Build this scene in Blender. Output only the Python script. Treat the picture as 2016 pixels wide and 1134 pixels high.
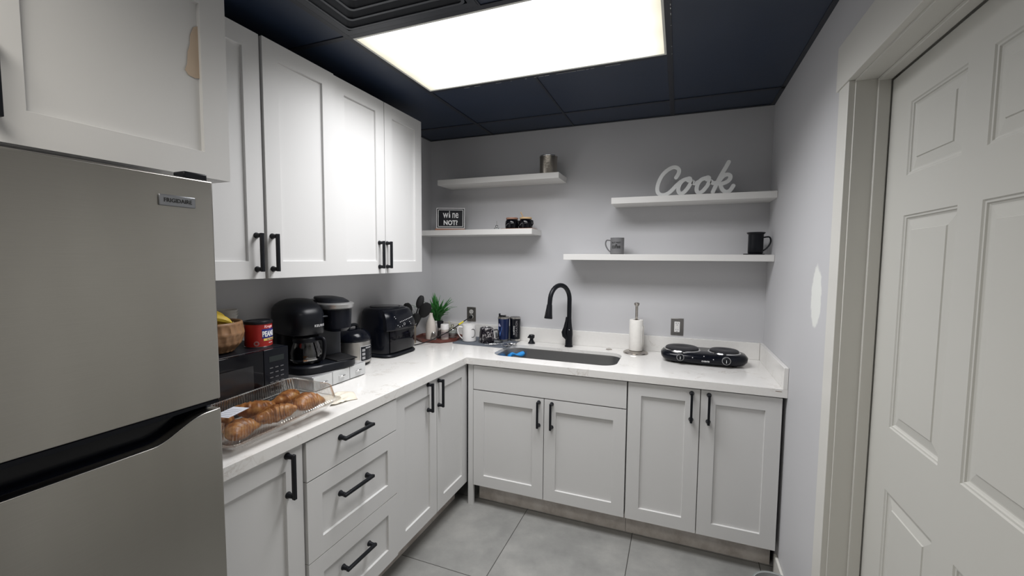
import bpy, bmesh, math, random
from math import sin, cos, pi, radians
from mathutils import Vector, Matrix

for o in list(bpy.data.objects):
    bpy.data.objects.remove(o, do_unlink=True)
SC = bpy.context.scene
COL = SC.collection
random.seed(4)

# ------------------------------------------------------------------ camera
W, H = 2.2883, 2.3952            # right wall x, ceiling z (left wall x=0, back wall y=0)
camd = bpy.data.cameras.new('camera'); cam = bpy.data.objects.new('camera', camd); COL.objects.link(cam)
R_ = ((0.93150606, 0.36363508, 0.00812311), (-0.03199529, 0.05967338, 0.99770506), (-0.36231583, 0.92962821, -0.06722072))
rt, up, fw = [Vector(r) for r in R_]
cm = Matrix.Identity(4)
for i in range(3):
    cm[i][0] = rt[i]; cm[i][1] = up[i]; cm[i][2] = -fw[i]
cm.translation = Vector((1.8042, -2.8862, 1.4989))
cam.matrix_world = cm
camd.sensor_width = 36.0; camd.sensor_fit = 'HORIZONTAL'
camd.lens = 839.8022 / 2016 * 36.0
camd.clip_start = 0.02
SC.camera = cam
SC.view_settings.view_transform = 'Standard'
SC.view_settings.look = 'None'
SC.view_settings.gamma = 1
SC.view_settings.exposure = 0.08
SC.view_settings.use_curve_mapping = False

wd = bpy.data.worlds.new('world'); SC.world = wd; wd.use_nodes = True
wd.node_tree.nodes['Background'].inputs[0].default_value = (0.6, 0.65, 0.7, 1)
wd.node_tree.nodes['Background'].inputs[1].default_value = 0.05
LAMP = 1.6                       # glow of the fluorescent panel's acrylic itself
FILL_LAMP = 1.2                       # glow of an added, unseen fill panel that brightens the room
def area(name, loc, sx, sy, watts, spread, col):
    l = bpy.data.lights.new(name, 'AREA'); l.shape = 'RECTANGLE'; l.size = sx; l.size_y = sy
    l.energy = watts; l.spread = math.radians(spread); l.color = col
    o = bpy.data.objects.new(name, l); COL.objects.link(o); o.location = loc
    return o
# the tubes' light leaves the prismatic lens mostly downwards
area('tube_or_fill_light', (1.1292, -1.1471, H - .0045), 1.17, .56, 23., 142, (.985, .985, 1.))
area('tube_or_fill_light', (1.1292, -2.9759, H - .0045), 1.17, .56, 12.5, 150, (1., .95, .86))  # added fill light from out of view, lifts back wall and fronts

# ------------------------------------------------------------------ materials
class N:
    def __init__(s, name):
        s.m = bpy.data.materials.new(name); s.m.use_nodes = True
        s.t = s.m.node_tree; s.t.nodes.clear()
        s.out = s.t.nodes.new('ShaderNodeOutputMaterial')
    def n(s, typ, props=None, **ins):
        d = s.t.nodes.new(typ)
        for k, v in (props or {}).items(): setattr(d, k, v)
        for k, v in ins.items():
            k = k.replace('_', ' ')
            key = int(k[1:]) if k[0] == 'i' and k[1:].isdigit() else k
            s.set(d.inputs[key], v)
        return d
    def set(s, inp, v):
        if isinstance(v, bpy.types.NodeSocket): s.t.links.new(v, inp)
        elif isinstance(v, bpy.types.Node): s.t.links.new(v.outputs[0], inp)
        else: inp.default_value = v
    def math(s, op, a, b=0.0, c=0.0):
        return s.n('ShaderNodeMath', {'operation': op}, i0=a, i1=b, i2=c).outputs[0]
    def mix(s, f, a, b):
        d = s.n('ShaderNodeMix', {'data_type': 'RGBA'})
        s.set(d.inputs[0], f); s.set(d.inputs[6], a); s.set(d.inputs[7], b)
        return d.outputs[2]
    def pos(s):
        return s.n('ShaderNodeNewGeometry').outputs['Position']
    def obj(s):
        return s.n('ShaderNodeTexCoord').outputs['Object']
    def noise(s, vec, scale, detail=3, rough=.5, sc=None):
        if sc is not None:
            vec = s.n('ShaderNodeMapping', None, Vector=vec, Scale=sc).outputs[0]
        return s.n('ShaderNodeTexNoise', None, Vector=vec, Scale=scale, Detail=detail, Roughness=rough).outputs[0]
    def ramp(s, f, stops):
        r = s.n('ShaderNodeValToRGB', None, Fac=f); e = r.color_ramp.elements
        while len(e) < len(stops): e.new(.5)
        for el, (p, c) in zip(e, stops):
            el.position = p; el.color = c if len(c) == 4 else (*c, 1)
        return r.outputs[0]
    def bsdf(s, color, rough=.5, metal=0., spec=.5, coat=0., bump=None, bstr=.1, bdist=.001, **kw):
        b = s.n('ShaderNodeBsdfPrincipled')
        s.set(b.inputs['Base Color'], (*color, 1) if isinstance(color, tuple) and len(color) == 3 else color)
        s.set(b.inputs['Roughness'], rough); s.set(b.inputs['Metallic'], metal)
        s.set(b.inputs['Specular IOR Level'], spec); s.set(b.inputs['Coat Weight'], coat)
        if coat: b.inputs['Coat Roughness'].default_value = .06
        for k, v in kw.items(): s.set(b.inputs[k.replace('_', ' ')], v)
        if bump is not None:
            bp = s.n('ShaderNodeBump', None, Height=bump, Strength=bstr, Distance=bdist)
            s.t.links.new(bp.outputs[0], b.inputs['Normal'])
        s.t.links.new(b.outputs[0], s.out.inputs[0])
        return s.m

MATS = {}
def plain(name, color, rough=.5, metal=0., spec=.5, coat=0., nz=None, var=.06):
    """solid colour with a little procedural variation"""
    if name in MATS: return MATS[name]
    n = N(name); v = n.noise(n.obj(), nz or 18., 3)
    lo = tuple(c * (1 - var) for c in color); hi = tuple(min(1, c * (1 + var)) for c in color)
    MATS[name] = n.bsdf(n.mix(v, (*lo, 1), (*hi, 1)), rough, metal, spec, coat)
    return MATS[name]

def wall_mat(name, base, patch=False):
    n = N(name); p = n.pos()
    v = n.noise(p, 2.5, 3); fine = n.noise(p, 160., 2)
    c = n.mix(v, (*[x * .96 for x in base], 1), (*[x * 1.03 for x in base], 1))
    if patch:   # dab of white filler on the paint
        s = n.n('ShaderNodeSeparateXYZ', None, Vector=p)
        w = n.noise(p, 30., 3)
        a = n.math('DIVIDE', n.math('ADD', s.outputs[1], .985), .062)
        b = n.math('DIVIDE', n.math('SUBTRACT', s.outputs[2], 1.365), .118)
        r = n.math('SQRT', n.math('ADD', n.math('MULTIPLY', a, a), n.math('MULTIPLY', b, b)))
        r = n.math('ADD', r, n.math('MULTIPLY', n.math('SUBTRACT', w, .5), .5))
        f = n.n('ShaderNodeMapRange', None, Value=r, From_Min=.9, From_Max=1.05, To_Min=1., To_Max=0.).outputs[0]
        c = n.mix(f, c, (.78, .79, .76, 1))
    return n.bsdf(c, .55, spec=.35, bump=fine, bstr=.06, bdist=.002)
M_wall = wall_mat('wall_paint', (.57, .57, .585))
M_wallp = wall_mat('wall_paint_patched', (.57, .57, .585), True)

def cab_mat(name, col, rough=.42):
    n = N(name); v = n.noise(n.pos(), 3., 3)
    return n.bsdf(n.mix(v, (*[x * .975 for x in col], 1), (*col, 1)), rough, spec=.45)
M_cab = cab_mat('cabinet_white', (.675, .672, .665))
M_trim = cab_mat('trim_white', (.68, .67, .63), .38)
M_door = cab_mat('door_white', (.585, .58, .545), .4)
M_shelf = cab_mat('shelf_white', (.74, .73, .71), .4)
def toe_mat():
    n = N('toe_kick_scuffed'); p = n.pos()
    v = n.noise(p, 9., 5, .65)
    return n.bsdf(n.ramp(v, [(.3, (.46, .41, .37)), (.55, (.66, .61, .57)), (.8, (.76, .72, .68))]), .6)
M_toe = toe_mat()

def quartz():
    n = N('quartz'); p = n.pos()
    d = n.noise(p, 3.5, 4, .6)
    dv = n.n('ShaderNodeVectorMath', {'operation': 'ADD'}, i0=p)
    sc = n.n('ShaderNodeVectorMath', {'operation': 'SCALE'}, i0=n.n('ShaderNodeCombineXYZ', None, X=d, Y=d, Z=d).outputs[0], Scale=.5)
    n.t.links.new(sc.outputs[0], dv.inputs[1])
    w = n.noise(dv.outputs[0], 5., 6, .6)
    vein = n.math('ABSOLUTE', n.math('SUBTRACT', w, .5))
    f = n.n('ShaderNodeMapRange', None, Value=vein, From_Min=0., From_Max=.018, To_Min=1., To_Max=0.).outputs[0]
    gate = n.n('ShaderNodeMapRange', None, Value=n.noise(p, 7., 2), From_Min=.52, From_Max=.68).outputs[0]
    f = n.math('MULTIPLY', n.math('MULTIPLY', f, gate), .5)
    sp = n.noise(p, 60., 3)
    base = n.mix(sp, (.77, .755, .73, 1), (.82, .81, .79, 1))
    return n.bsdf(n.mix(f, base, (.42, .36, .30, 1)), .13, spec=.5)
M_quartz = quartz()

def floor_mat():
    n = N('floor_tile'); p = n.pos()
    s = n.n('ShaderNodeSeparateXYZ', None, Vector=p)
    T = .6096
    def edge(c, off):
        t = n.math('DIVIDE', n.math('SUBTRACT', c, off), T)
        fr = n.math('FRACT', n.math('ADD', t, 50.))
        return n.math('MULTIPLY', n.math('MINIMUM', fr, n.math('SUBTRACT', 1., fr)), T), n.math('FLOOR', t)
    ex, ix = edge(s.outputs[0], 1.0035); ey, iy = edge(s.outputs[1], -1.1608)
    e = n.math('MINIMUM', ex, ey)
    g = n.n('ShaderNodeMapRange', None, Value=e, From_Min=.0013, From_Max=.0024, To_Min=1., To_Max=0.).outputs[0]
    off = n.n('ShaderNodeCombineXYZ', None, X=n.math('MULTIPLY', ix, 3.7), Y=n.math('MULTIPLY', iy, 5.1), Z=0.).outputs[0]
    q = n.n('ShaderNodeVectorMath', {'operation': 'ADD'}, i0=p, i1=off).outputs[0]
    a = n.noise(q, 3.2, 6, .62); b = n.noise(q, 11., 6, .7)
    m = n.math('ADD', n.math('MULTIPLY', a, .7), n.math('MULTIPLY', b, .3))
    c = n.ramp(m, [(.32, (.20, .20, .195)), (.5, (.265, .265, .255)), (.68, (.34, .335, .32))])
    return n.bsdf(n.mix(g, c, (.045, .043, .04, 1)), .42, spec=.4, bump=n.math('SUBTRACT', 1., g), bstr=.4, bdist=.002)
M_floor = floor_mat()

def ceil_mat(name, base):
    n = N(name); p = n.pos()
    v = n.noise(p, 6., 4); f = n.noise(p, 220., 2)
    return n.bsdf(n.mix(v, (*[x * .8 for x in base], 1), (*base, 1)), .42, spec=.5, bump=f, bstr=.12, bdist=.002)
M_ceil = ceil_mat('ceiling_black', (.017, .029, .058))
M_grid = ceil_mat('grid_black', (.016, .019, .028))
M_vent = ceil_mat('vent_black', (.022, .026, .036))

def steel(name, col, rough, direction=(1, 1, 60), bs=.08, scale=8., metal=1.):
    n = N(name)
    v = n.noise(n.obj(), scale, 4, .6, sc=direction)
    c = n.mix(v, (*[x * .93 for x in col], 1), (*col, 1))
    return n.bsdf(c, rough, metal, bump=v, bstr=bs, bdist=.0006)
def fridge_steel():
    n = N('brushed_steel_fridge'); o = n.obj()
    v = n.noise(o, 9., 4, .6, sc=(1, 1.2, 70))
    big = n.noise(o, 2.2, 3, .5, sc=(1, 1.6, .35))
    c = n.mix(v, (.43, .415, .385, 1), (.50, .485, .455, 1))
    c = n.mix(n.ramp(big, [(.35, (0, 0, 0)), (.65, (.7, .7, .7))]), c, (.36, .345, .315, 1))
    tg = n.n('ShaderNodeTangent', {'direction_type': 'RADIAL', 'axis': 'Z'})
    return n.bsdf(c, n.n('ShaderNodeMapRange', None, Value=big, To_Min=.24, To_Max=.34).outputs[0], 1., bump=v, bstr=.03, bdist=.0005, Anisotropic=.6, Tangent=tg.outputs[0])
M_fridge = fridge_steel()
M_steel = steel('brushed_steel', (.58, .56, .53), .28)
M_sink = steel('sink_steel', (.42, .42, .42), .33, (40, 1, 1))
M_chrome = plain('chrome', (.72, .72, .72), .12, 1.)
M_nickel = plain('nickel', (.45, .42, .39), .25, 1.)
M_silver = plain('silver_plastic', (.52, .52, .53), .3, .6)
M_blk = plain('matte_black_metal', (.006, .007, .010), .38, 0, .28)
M_blkg = plain('gloss_black_plastic', (.004, .005, .009), .2, 0, .25)
M_blkp = plain('black_plastic', (.006, .007, .010), .36, 0, .25)
M_blkr = plain('black_rubber', (.008, .008, .009), .6, 0, .3)
M_glassblk = plain('black_glass', (.003, .003, .005), .08, 0, .3)
M_grey = plain('charcoal_plastic', (.022, .024, .029), .4, 0, .3)
M_white = plain('white_ceramic', (.82, .81, .80), .18)
M_whitep = plain('white_print', (.80, .80, .80), .5)
M_greyp = plain('grey_print', (.30, .30, .31), .5)
M_inkk = plain('black_print', (.01, .01, .01), .5)
M_paper = plain('paper', (.80, .78, .74), .85, nz=60.)
M_green = plain('leaf_green', (.05, .22, .05), .40, nz=30., var=.5)
M_yellow = plain('yellow_tag', (.80, .68, .05), .5)
M_banana = plain('banana_skin', (.78, .56, .07), .5, nz=25., var=.18)
M_blue = plain('blue_cloth', (.02, .28, .72), .7)
M_navy = plain('navy_enamel', (.012, .024, .085), .22, .2)
M_mat = plain('grey_felt', (.115, .13, .155), .9, nz=120.)
M_cream = plain('cream_ceramic', (.62, .57, .52), .45)
M_clay = plain('copper_wood', (.36, .19, .13), .5)
M_bin = plain('bin_grey', (.22, .24, .235), .45)

def wood(name, a, b, sc=(1, 1, 9), rough=.45):
    n = N(name); v = n.noise(n.obj(), 14., 5, .6, sc=sc)
    return n.bsdf(n.mix(v, (*a, 1), (*b, 1)), rough, bump=v, bstr=.15, bdist=.001)
M_bowl = wood('carved_wood', (.15, .075, .032), (.36, .20, .10), (1, 1, 3))
M_traywood = wood('red_brown_wood', (.10, .025, .018), (.19, .055, .04), (6, 1, 1))
M_bamboo = wood('pale_wood', (.55, .36, .18), (.70, .50, .28))

def croissant_mat():
    n = N('baked_crust'); o = n.obj()
    v = n.noise(o, 38., 5, .6)
    c = n.ramp(v, [(.3, (.20, .055, .012)), (.5, (.50, .20, .050)), (.72, (.74, .40, .13))])
    return n.bsdf(c, .38, bump=v, bstr=.5, bdist=.002)
M_crois = croissant_mat()
def napkin_mat():
    n = N('waxed_paper'); v = n.noise(n.obj(), 25., 4)
    return n.bsdf(n.ramp(v, [(.3, (.70, .62, .50)), (.7, (.84, .79, .70))]), .6)
M_wax = napkin_mat()

def thin_clear(name, tint=(.96, .97, .97), rough=.05, lo=.04, hi=.7):
    n = N(name)
    t = n.n('ShaderNodeBsdfTransparent', None, Color=(*tint, 1))
    g = n.n('ShaderNodeBsdfGlossy', None, Color=(1, 1, 1, 1), Roughness=rough)
    lw = n.n('ShaderNodeLayerWeight', None, Blend=.35)
    f = n.n('ShaderNodeMapRange', None, Value=lw.outputs['Fresnel'], To_Min=lo, To_Max=hi).outputs[0]
    mx = n.n('ShaderNodeMixShader', None, Fac=f)
    n.t.links.new(t.outputs[0], mx.inputs[1]); n.t.links.new(g.outputs[0], mx.inputs[2])
    n.t.links.new(mx.outputs[0], n.out.inputs[0])
    return n.m
M_clear = thin_clear('clear_plastic', (.92, .92, .91), .09, .09, .85)
M_glass = thin_clear('clear_glass', (.90, .92, .92), .03, .05, .85)
M_smoke = thin_clear('smoked_glass', (.30, .30, .31), .04, .06, .8)

def lens_mat(name, strength):
    n = N(name); p = n.obj()
    s = n.n('ShaderNodeSeparateXYZ', None, Vector=p)
    # three tubes run the length of the fixture behind the acrylic
    w = n.math('COSINE', n.math('MULTIPLY', s.outputs[1], 2 * pi / .19))
    w = n.math('ADD', .96, n.math('MULTIPLY', w, .04))
    ed = n.n('ShaderNodeMapRange', None, Value=n.math('ABSOLUTE', s.outputs[0]), From_Min=.50, From_Max=.595, To_Min=1., To_Max=.55).outputs[0]
    col = n.ramp(ed, [(.5, (1., .94, .72)), (1., (1., .985, .96))])
    e = n.n('ShaderNodeEmission', None, Color=col, Strength=n.math('MULTIPLY', n.math('MULTIPLY', w, ed), strength))
    n.t.links.new(e.outputs[0], n.out.inputs[0])
    return n.m
M_lens = lens_mat('lit_acrylic', LAMP)
M_fill_lens = lens_mat('fill_acrylic', FILL_LAMP)

def marble_black():
    n = N('black_marble'); o = n.obj()
    w = n.noise(o, 16., 5, .65)
    d = n.math('ABSOLUTE', n.math('SUBTRACT', w, .5))
    f = n.n('ShaderNodeMapRange', None, Value=d, From_Min=0., From_Max=.022, To_Min=.8, To_Max=0.).outputs[0]
    return n.bsdf(n.mix(f, (.012, .010, .014, 1), (.72, .68, .68, 1)), .15)
M_marble = marble_black()

def can_mat():
    n = N('peanut_can_label'); o = n.obj()
    s = n.n('ShaderNodeSeparateXYZ', None, Vector=o)
    v = n.noise(o, 20., 3)
    return n.bsdf(n.mix(v, (.30, .012, .010, 1), (.42, .02, .015, 1)), .3, metal=.1)
M_can = can_mat()
M_cannavy = plain('label_navy', (.012, .02, .17), .35)
M_canyel = plain('label_yellow', (.80, .60, .16), .4)

# ------------------------------------------------------------------ mesh helpers
class MB:
    def __init__(s): s.bm = bmesh.new()
    def box(s, x0, x1, y0, y1, z0, z1, mtx=None):
        v = [s.bm.verts.new((x, y, z)) for x in (x0, x1) for y in (y0, y1) for z in (z0, z1)]
        for f in ((0, 1, 3, 2), (4, 6, 7, 5), (0, 4, 5, 1), (2, 3, 7, 6), (0, 2, 6, 4), (1, 5, 7, 3)):
            s.bm.faces.new([v[i] for i in f])
        if mtx is not None: bmesh.ops.transform(s.bm, matrix=mtx, verts=v)
        return s
    def rings(s, rings, cap0=True, cap1=True, closed=True):
        """skin a list of equally long vertex loops"""
        R = [[s.bm.verts.new(p) for p in r] for r in rings]
        m = len(R[0])
        for a, b in zip(R, R[1:]):
            for i in range(m if closed else m - 1):
                j = (i + 1) % m
                s.bm.faces.new((a[i], a[j], b[j], b[i]))
        if cap0: s.bm.faces.new(R[0][::-1])
        if cap1: s.bm.faces.new(R[-1])
        return s
    def lathe(s, prof, c=(0, 0, 0), seg=40, cap0=True, cap1=True, mtx=None):
        n0 = len(s.bm.verts)
        R = [[(c[0] + r * cos(2 * pi * i / seg), c[1] + r * sin(2 * pi * i / seg), c[2] + z) for i in range(seg)] for r, z in prof]
        s.rings(R, cap0, cap1)
        if mtx is not None:
            s.bm.verts.ensure_lookup_table(); bmesh.ops.transform(s.bm, matrix=mtx, verts=s.bm.verts[n0:])
        return s
    def cyl(s, p0, p1, r0, r1=None, seg=24):
        return s.tube([p0, p1], [r0, r0 if r1 is None else r1], seg)
    def tube(s, pts, r, seg=12, cap=True, flat=None):
        P = [Vector(p) for p in pts]; n = len(P)
        rr = r if isinstance(r, (list, tuple)) else [r] * n
        rings = []; prev = None
        for i in range(n):
            t = (P[min(i + 1, n - 1)] - P[max(i - 1, 0)]).normalized()
            if prev is None:
                a = Vector((0, 0, 1)) if abs(t.z) < .9 else Vector((1, 0, 0))
                u = t.cross(a).normalized()
            else:
                u = (prev - t * prev.dot(t)).normalized()
            v = t.cross(u); prev = u
            fl = flat or (1, 1)
            rings.append([tuple(P[i] + u * (rr[i] * fl[0] * cos(2 * pi * k / seg)) + v * (rr[i] * fl[1] * sin(2 * pi * k / seg))) for k in range(seg)])
        return s.rings(rings, cap, cap)
    def loft(s, secs, seg=48, cap0=True, cap1=True):
        """secs: (z, cx, cy, hx, hy, e) superellipse sections"""
        R = []
        for z, cx, cy, hx, hy, e in secs:
            ring = []
            for i in range(seg):
                a = 2 * pi * i / seg; c_, s_ = cos(a), sin(a)
                ring.append((cx + hx * abs(c_) ** (2 / e) * (1 if c_ >= 0 else -1), cy + hy * abs(s_) ** (2 / e) * (1 if s_ >= 0 else -1), z))
            R.append(ring)
        return s.rings(R, cap0, cap1)
    def prism(s, poly, a, b, axis='z'):
        def P(u, v, w):
            return {'z': (u, v, w), 'y': (u, w, v), 'x': (w, u, v)}[axis]
        return s.rings([[P(u, v, a) for u, v in poly], [P(u, v, b) for u, v in poly]])
    def ball(s, c, r, seg=16, sc=(1, 1, 1)):
        R = []
        k = seg // 2
        for j in range(1, k):
            ph = pi * j / k
            R.append([(c[0] + sc[0] * r * sin(ph) * cos(2 * pi * i / seg), c[1] + sc[1] * r * sin(ph) * sin(2 * pi * i / seg), c[2] - sc[2] * r * cos(ph)) for i in range(seg)])
        return s.rings(R)
    def build(s, name, mat, parent=None, loc=None, bevel=0., smooth=True, angle=38, rot=None):
        bmesh.ops.recalc_face_normals(s.bm, faces=s.bm.faces)
        me = bpy.data.meshes.new(name); s.bm.to_mesh(me); s.bm.free()
        return link(name, me, mat, parent, loc, bevel, smooth, angle, rot)

def link(name, me, mat, parent=None, loc=None, bevel=0., smooth=True, angle=38, rot=None):
    for m in (mat if isinstance(mat, (list, tuple)) else [mat]): me.materials.append(m)
    if smooth:
        me.shade_smooth(); me.set_sharp_from_angle(angle=radians(angle))
    o = bpy.data.objects.new(name, me); COL.objects.link(o)
    if parent: o.parent = parent
    if loc: o.location = loc
    if rot: o.rotation_euler = rot
    if bevel:
        b = o.modifiers.new('bevel', 'BEVEL'); b.width = bevel; b.segments = 2; b.limit_method = 'ANGLE'; b.angle_limit = radians(40)
        b.harden_normals = False
    return o

def tag(o, label, cat, group=None):
    o['label'] = label; o['category'] = cat
    if group: o['group'] = group
    return o
def thing(name, label, cat, loc=(0, 0, 0), rz=0., group=None):
    o = bpy.data.objects.new(name, None); COL.objects.link(o)
    o.location = loc; o.rotation_euler = (0, 0, rz); o.empty_display_size = .05
    return tag(o, label, cat, group)
def struct(o, label=None):
    o['kind'] = 'structure'
    return o

def text(name, body, size, mat, parent, fn, align='CENTER', bold=0., ext=.00025, sx=1., space=1.):
    """lettering mesh; fn maps (u right, v up, w outwards) to the parent's space"""
    cu = bpy.data.curves.new(name, 'FONT'); cu.body = body; cu.size = size
    cu.align_x = align; cu.align_y = 'CENTER'; cu.extrude = ext; cu.offset = bold; cu.resolution_u = 3
    cu.space_character = space
    t = bpy.data.objects.new(name, cu); COL.objects.link(t)
    bpy.context.view_layer.update()
    me = bpy.data.meshes.new_from_object(t.evaluated_get(bpy.context.evaluated_depsgraph_get()))
    bpy.data.objects.remove(t, do_unlink=True)
    for v in me.vertices: v.co = fn(v.co.x * sx, v.co.y, v.co.z + ext)
    me.name = name
    return link(name, me, mat, parent, smooth=False)

def slab2d(name, loops, z0, z1, mat, parent=None):
    """flat slab from an outer outline and holes"""
    cu = bpy.data.curves.new(name, 'CURVE'); cu.dimensions = '2D'; cu.fill_mode = 'BOTH'
    cu.extrude = (z1 - z0) / 2
    for lp in loops:
        sp = cu.splines.new('POLY'); sp.points.add(len(lp) - 1); sp.use_cyclic_u = True
        for p, (x, y) in zip(sp.points, lp): p.co = (x, y, 0, 1)
    t = bpy.data.objects.new(name, cu); COL.objects.link(t); bpy.context.view_layer.update()
    me = bpy.data.meshes.new_from_object(t.evaluated_get(bpy.context.evaluated_depsgraph_get()))
    bpy.data.objects.remove(t, do_unlink=True)
    for v in me.vertices: v.co.z += (z0 + z1) / 2
    bm = bmesh.new(); bm.from_mesh(me); bmesh.ops.remove_doubles(bm, verts=bm.verts, dist=1e-5)
    bmesh.ops.recalc_face_normals(bm, faces=bm.faces); bm.to_mesh(me); bm.free()
    return link(name, me, mat, parent, angle=30)

def rrect(x0, x1, y0, y1, r, k=6):
    pts = []
    for cx, cy, a0 in ((x1 - r, y1 - r, 0), (x0 + r, y1 - r, 90), (x0 + r, y0 + r, 180), (x1 - r, y0 + r, 270)):
        for i in range(k + 1):
            a = radians(a0 + 90 * i / k); pts.append((cx + r * cos(a), cy + r * sin(a)))
    return pts

def panelled(x0, x1, z0, z1, th, cells, prof, y=0.):
    """door leaf facing -Y: cells = (xa,xb,za,zb) panels, prof = [(inset, depth)]; front plane at y"""
    bm = bmesh.new()
    xs = sorted({x0, x1, *[c[0] for c in cells], *[c[1] for c in cells]})
    zs = sorted({z0, z1, *[c[2] for c in cells], *[c[3] for c in cells]})
    V = {}
    def vt(x, yy, z):
        k = (round(x, 6), round(yy, 6), round(z, 6))
        if k not in V: V[k] = bm.verts.new(k)
        return V[k]
    for xa, xb in zip(xs, xs[1:]):
        for za, zb in zip(zs, zs[1:]):
            mx, mz = (xa + xb) / 2, (za + zb) / 2
            if any(c[0] < mx < c[1] and c[2] < mz < c[3] for c in cells): continue
            bm.faces.new((vt(xa, y, za), vt(xb, y, za), vt(xb, y, zb), vt(xa, y, zb)))
    for c in cells:
        # boundary verts on the cell edge may be split by grid lines: keep a plain quad ring
        last = [vt(c[0], y, c[2]), vt(c[1], y, c[2]), vt(c[1], y, c[3]), vt(c[0], y, c[3])]
        for ins, dep in prof:
            cur = [vt(c[0] + ins, y + dep, c[2] + ins), vt(c[1] - ins, y + dep, c[2] + ins), vt(c[1] - ins, y + dep, c[3] - ins), vt(c[0] + ins, y + dep, c[3] - ins)]
            for i in range(4):
                j = (i + 1) % 4; bm.faces.new((last[i], last[j], cur[j], cur[i]))
            last = cur
        bm.faces.new(last)
    yb = y + th
    b = [vt(x0, yb, z0), vt(x1, yb, z0), vt(x1, yb, z1), vt(x0, yb, z1)]
    bm.faces.new(b[::-1])
    f = [vt(x0, y, z0), vt(x1, y, z0), vt(x1, y, z1), vt(x0, y, z1)]
    for i in range(4):
        j = (i + 1) % 4; bm.faces.new((f[i], b[i], b[j], f[j]))
    m = MB(); m.bm.free(); m.bm = bm
    return m

# ------------------------------------------------------------------ room shell
YB = -4.7    # wall behind the camera
struct(MB().box(-.1, W + .35, YB - .1, .1, -.08, 0).build('floor', M_floor, smooth=False))
VX, VY, VR = .8244, -1.7567, .262        # vent opening through the ceiling
m = MB(); zc0, zc1 = H + .002, H + .09
m.box(-.1, W + .35, VY + VR, .1, zc0, zc1); m.box(-.1, W + .35, YB - .1, VY - VR, zc0, zc1)
m.box(-.1, VX - VR, VY - VR, VY + VR, zc0, zc1); m.box(VX + VR, W + .35, VY - VR, VY + VR, zc0, zc1)
m.box(VX - VR, VX + VR, VY - VR, VY + VR, H + .036, zc1)
struct(m.build('ceiling', M_ceil, smooth=False))
struct(MB().box(-.1, 0, YB, .1, 0, H + .006).build('wall_left', M_wall, smooth=False))
struct(MB().box(0, W, 0, .1, 0, H + .006).build('wall_back', M_wall, smooth=False))
struct(MB().box(-.1, W + .35, YB - .1, YB, 0, H + .006).build('wall_front', M_wall, smooth=False))
DY0, DY1, DZ = -1.268, -2.096, 2.046     # door opening (far jamb, near jamb, head)
m = MB()
m.box(W, W + .14, DY0 + .012, .1, 0, H + .006)
m.box(W, W + .14, YB, DY1 - .012, 0, H + .006)
m.box(W, W + .14, DY1 - .012, DY0 + .012, DZ + .012, H + .006)
struct(m.build('wall_right', M_wallp, smooth=False))
struct(MB().box(W + .16, W + .2, -2.4, -1.0, 0, 2.3).build('wall_closet', M_wall, smooth=False))

# jamb, stop and casing of the door
DX = W + .086
m = MB()
m.box(W - .001, W + .14, DY0, DY0 + .012, 0, DZ + .012)
m.box(W - .001, W + .14, DY1 - .012, DY1, 0, DZ + .012)
m.box(W - .001, W + .14, DY1, DY0, DZ, DZ + .012)
struct(m.build('trim_1', M_trim, bevel=.001))
m = MB()      # rabbet the leaf closes against
m.box(W + .052, DX - .003, DY0 - .010, DY0, 0, DZ)
m.box(W + .052, DX - .003, DY1, DY1 + .010, 0, DZ)
m.box(W + .052, DX - .003, DY1 + .01, DY0 - .01, DZ - .010, DZ)
struct(m.build('trim_2', M_trim, bevel=.002))
m = MB()
m.box(W - .017, W, DY0 + .007, DY0 + .092, 0, DZ + .006)
m.box(W - .017, W, DY1 - .092, DY1 - .007, 0, DZ + .006)
m.box(W - .021, W, DY1 - .115, DY0 + .110, DZ + .006, DZ + .148)
struct(m.build('trim_3', M_trim, bevel=.0015))
# six panel door
def rpx(xa, xb): return [(xa, xb, .30, .852), (xa, xb, 1.032, 1.627), (xa, xb, 1.735, 1.932)]
dw = DY0 - DY1 - .02
leaf = panelled(0, dw, .012, DZ - .014, .035, rpx(.118, .362) + rpx(dw - .362, dw - .118),
                [(.003, .003), (.007, .0035), (.009, .0065), (.013, .0085), (.016, .0085), (.040, .0045), (.042, .002)])
door = leaf.build('door_1', M_door, angle=12, smooth=False)
struct(door); door.location = (DX, DY0 - .010, 0); door.rotation_euler = (0, 0, radians(-90))

# baseboard on the right wall
struct(MB().box(W - .013, W, DY0 + .093, -.59, 0, .095).build('baseboard_right', M_trim, bevel=.003))

# suspended ceiling: tee grid + wall angle
GX = [.5196 - .6096, .5196, 1.1160, 1.7388, W + 1]
LY1, LY0 = -.8423, -1.4519
m = MB(); t = .012; zz0 = H - .0015; zz1 = H + .006
def bar(x0, x1, y0, y1): m.box(x0, x1, y0, y1, zz0, zz1)
ys = [-.2691, LY1, LY0, LY0 - .6096, LY0 - 1.2192, LY0 - 1.8288, LY0 - 2.4384]
bar(.5196 - t, .5196 + t, YB, 0); bar(1.7388 - t, 1.7388 + t, YB, 0)
for i, y in enumerate(ys):
    if i != 1: bar(0, .5196 - t, y - t, y + t)
    bar(.5196 + t, 1.7388 - t, y - t, y + t)
    if i in (0, 3, 5): bar(1.7388 + t, W, y - t, y + t)
yy = [0] + ys + [YB]
for i, (a, b) in enumerate(zip(yy, yy[1:])):
    if i in (2, 5): continue          # the light fixture and the added fill panel take the double bays
    bar(1.1160 - t * .5, 1.1160 + t * .5, b + t, a - t)
bar(0, .02, YB, 0); bar(W - .02, W, YB, 0); bar(.02, W - .02, -.02, 0)
struct(m.build('trim_4', M_grid, bevel=.0006, smooth=False))
g4 = bpy.data.objects['trim_4']
m = MB()      # chipped paint showing white on the tees
rc = random.Random(2)
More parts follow.
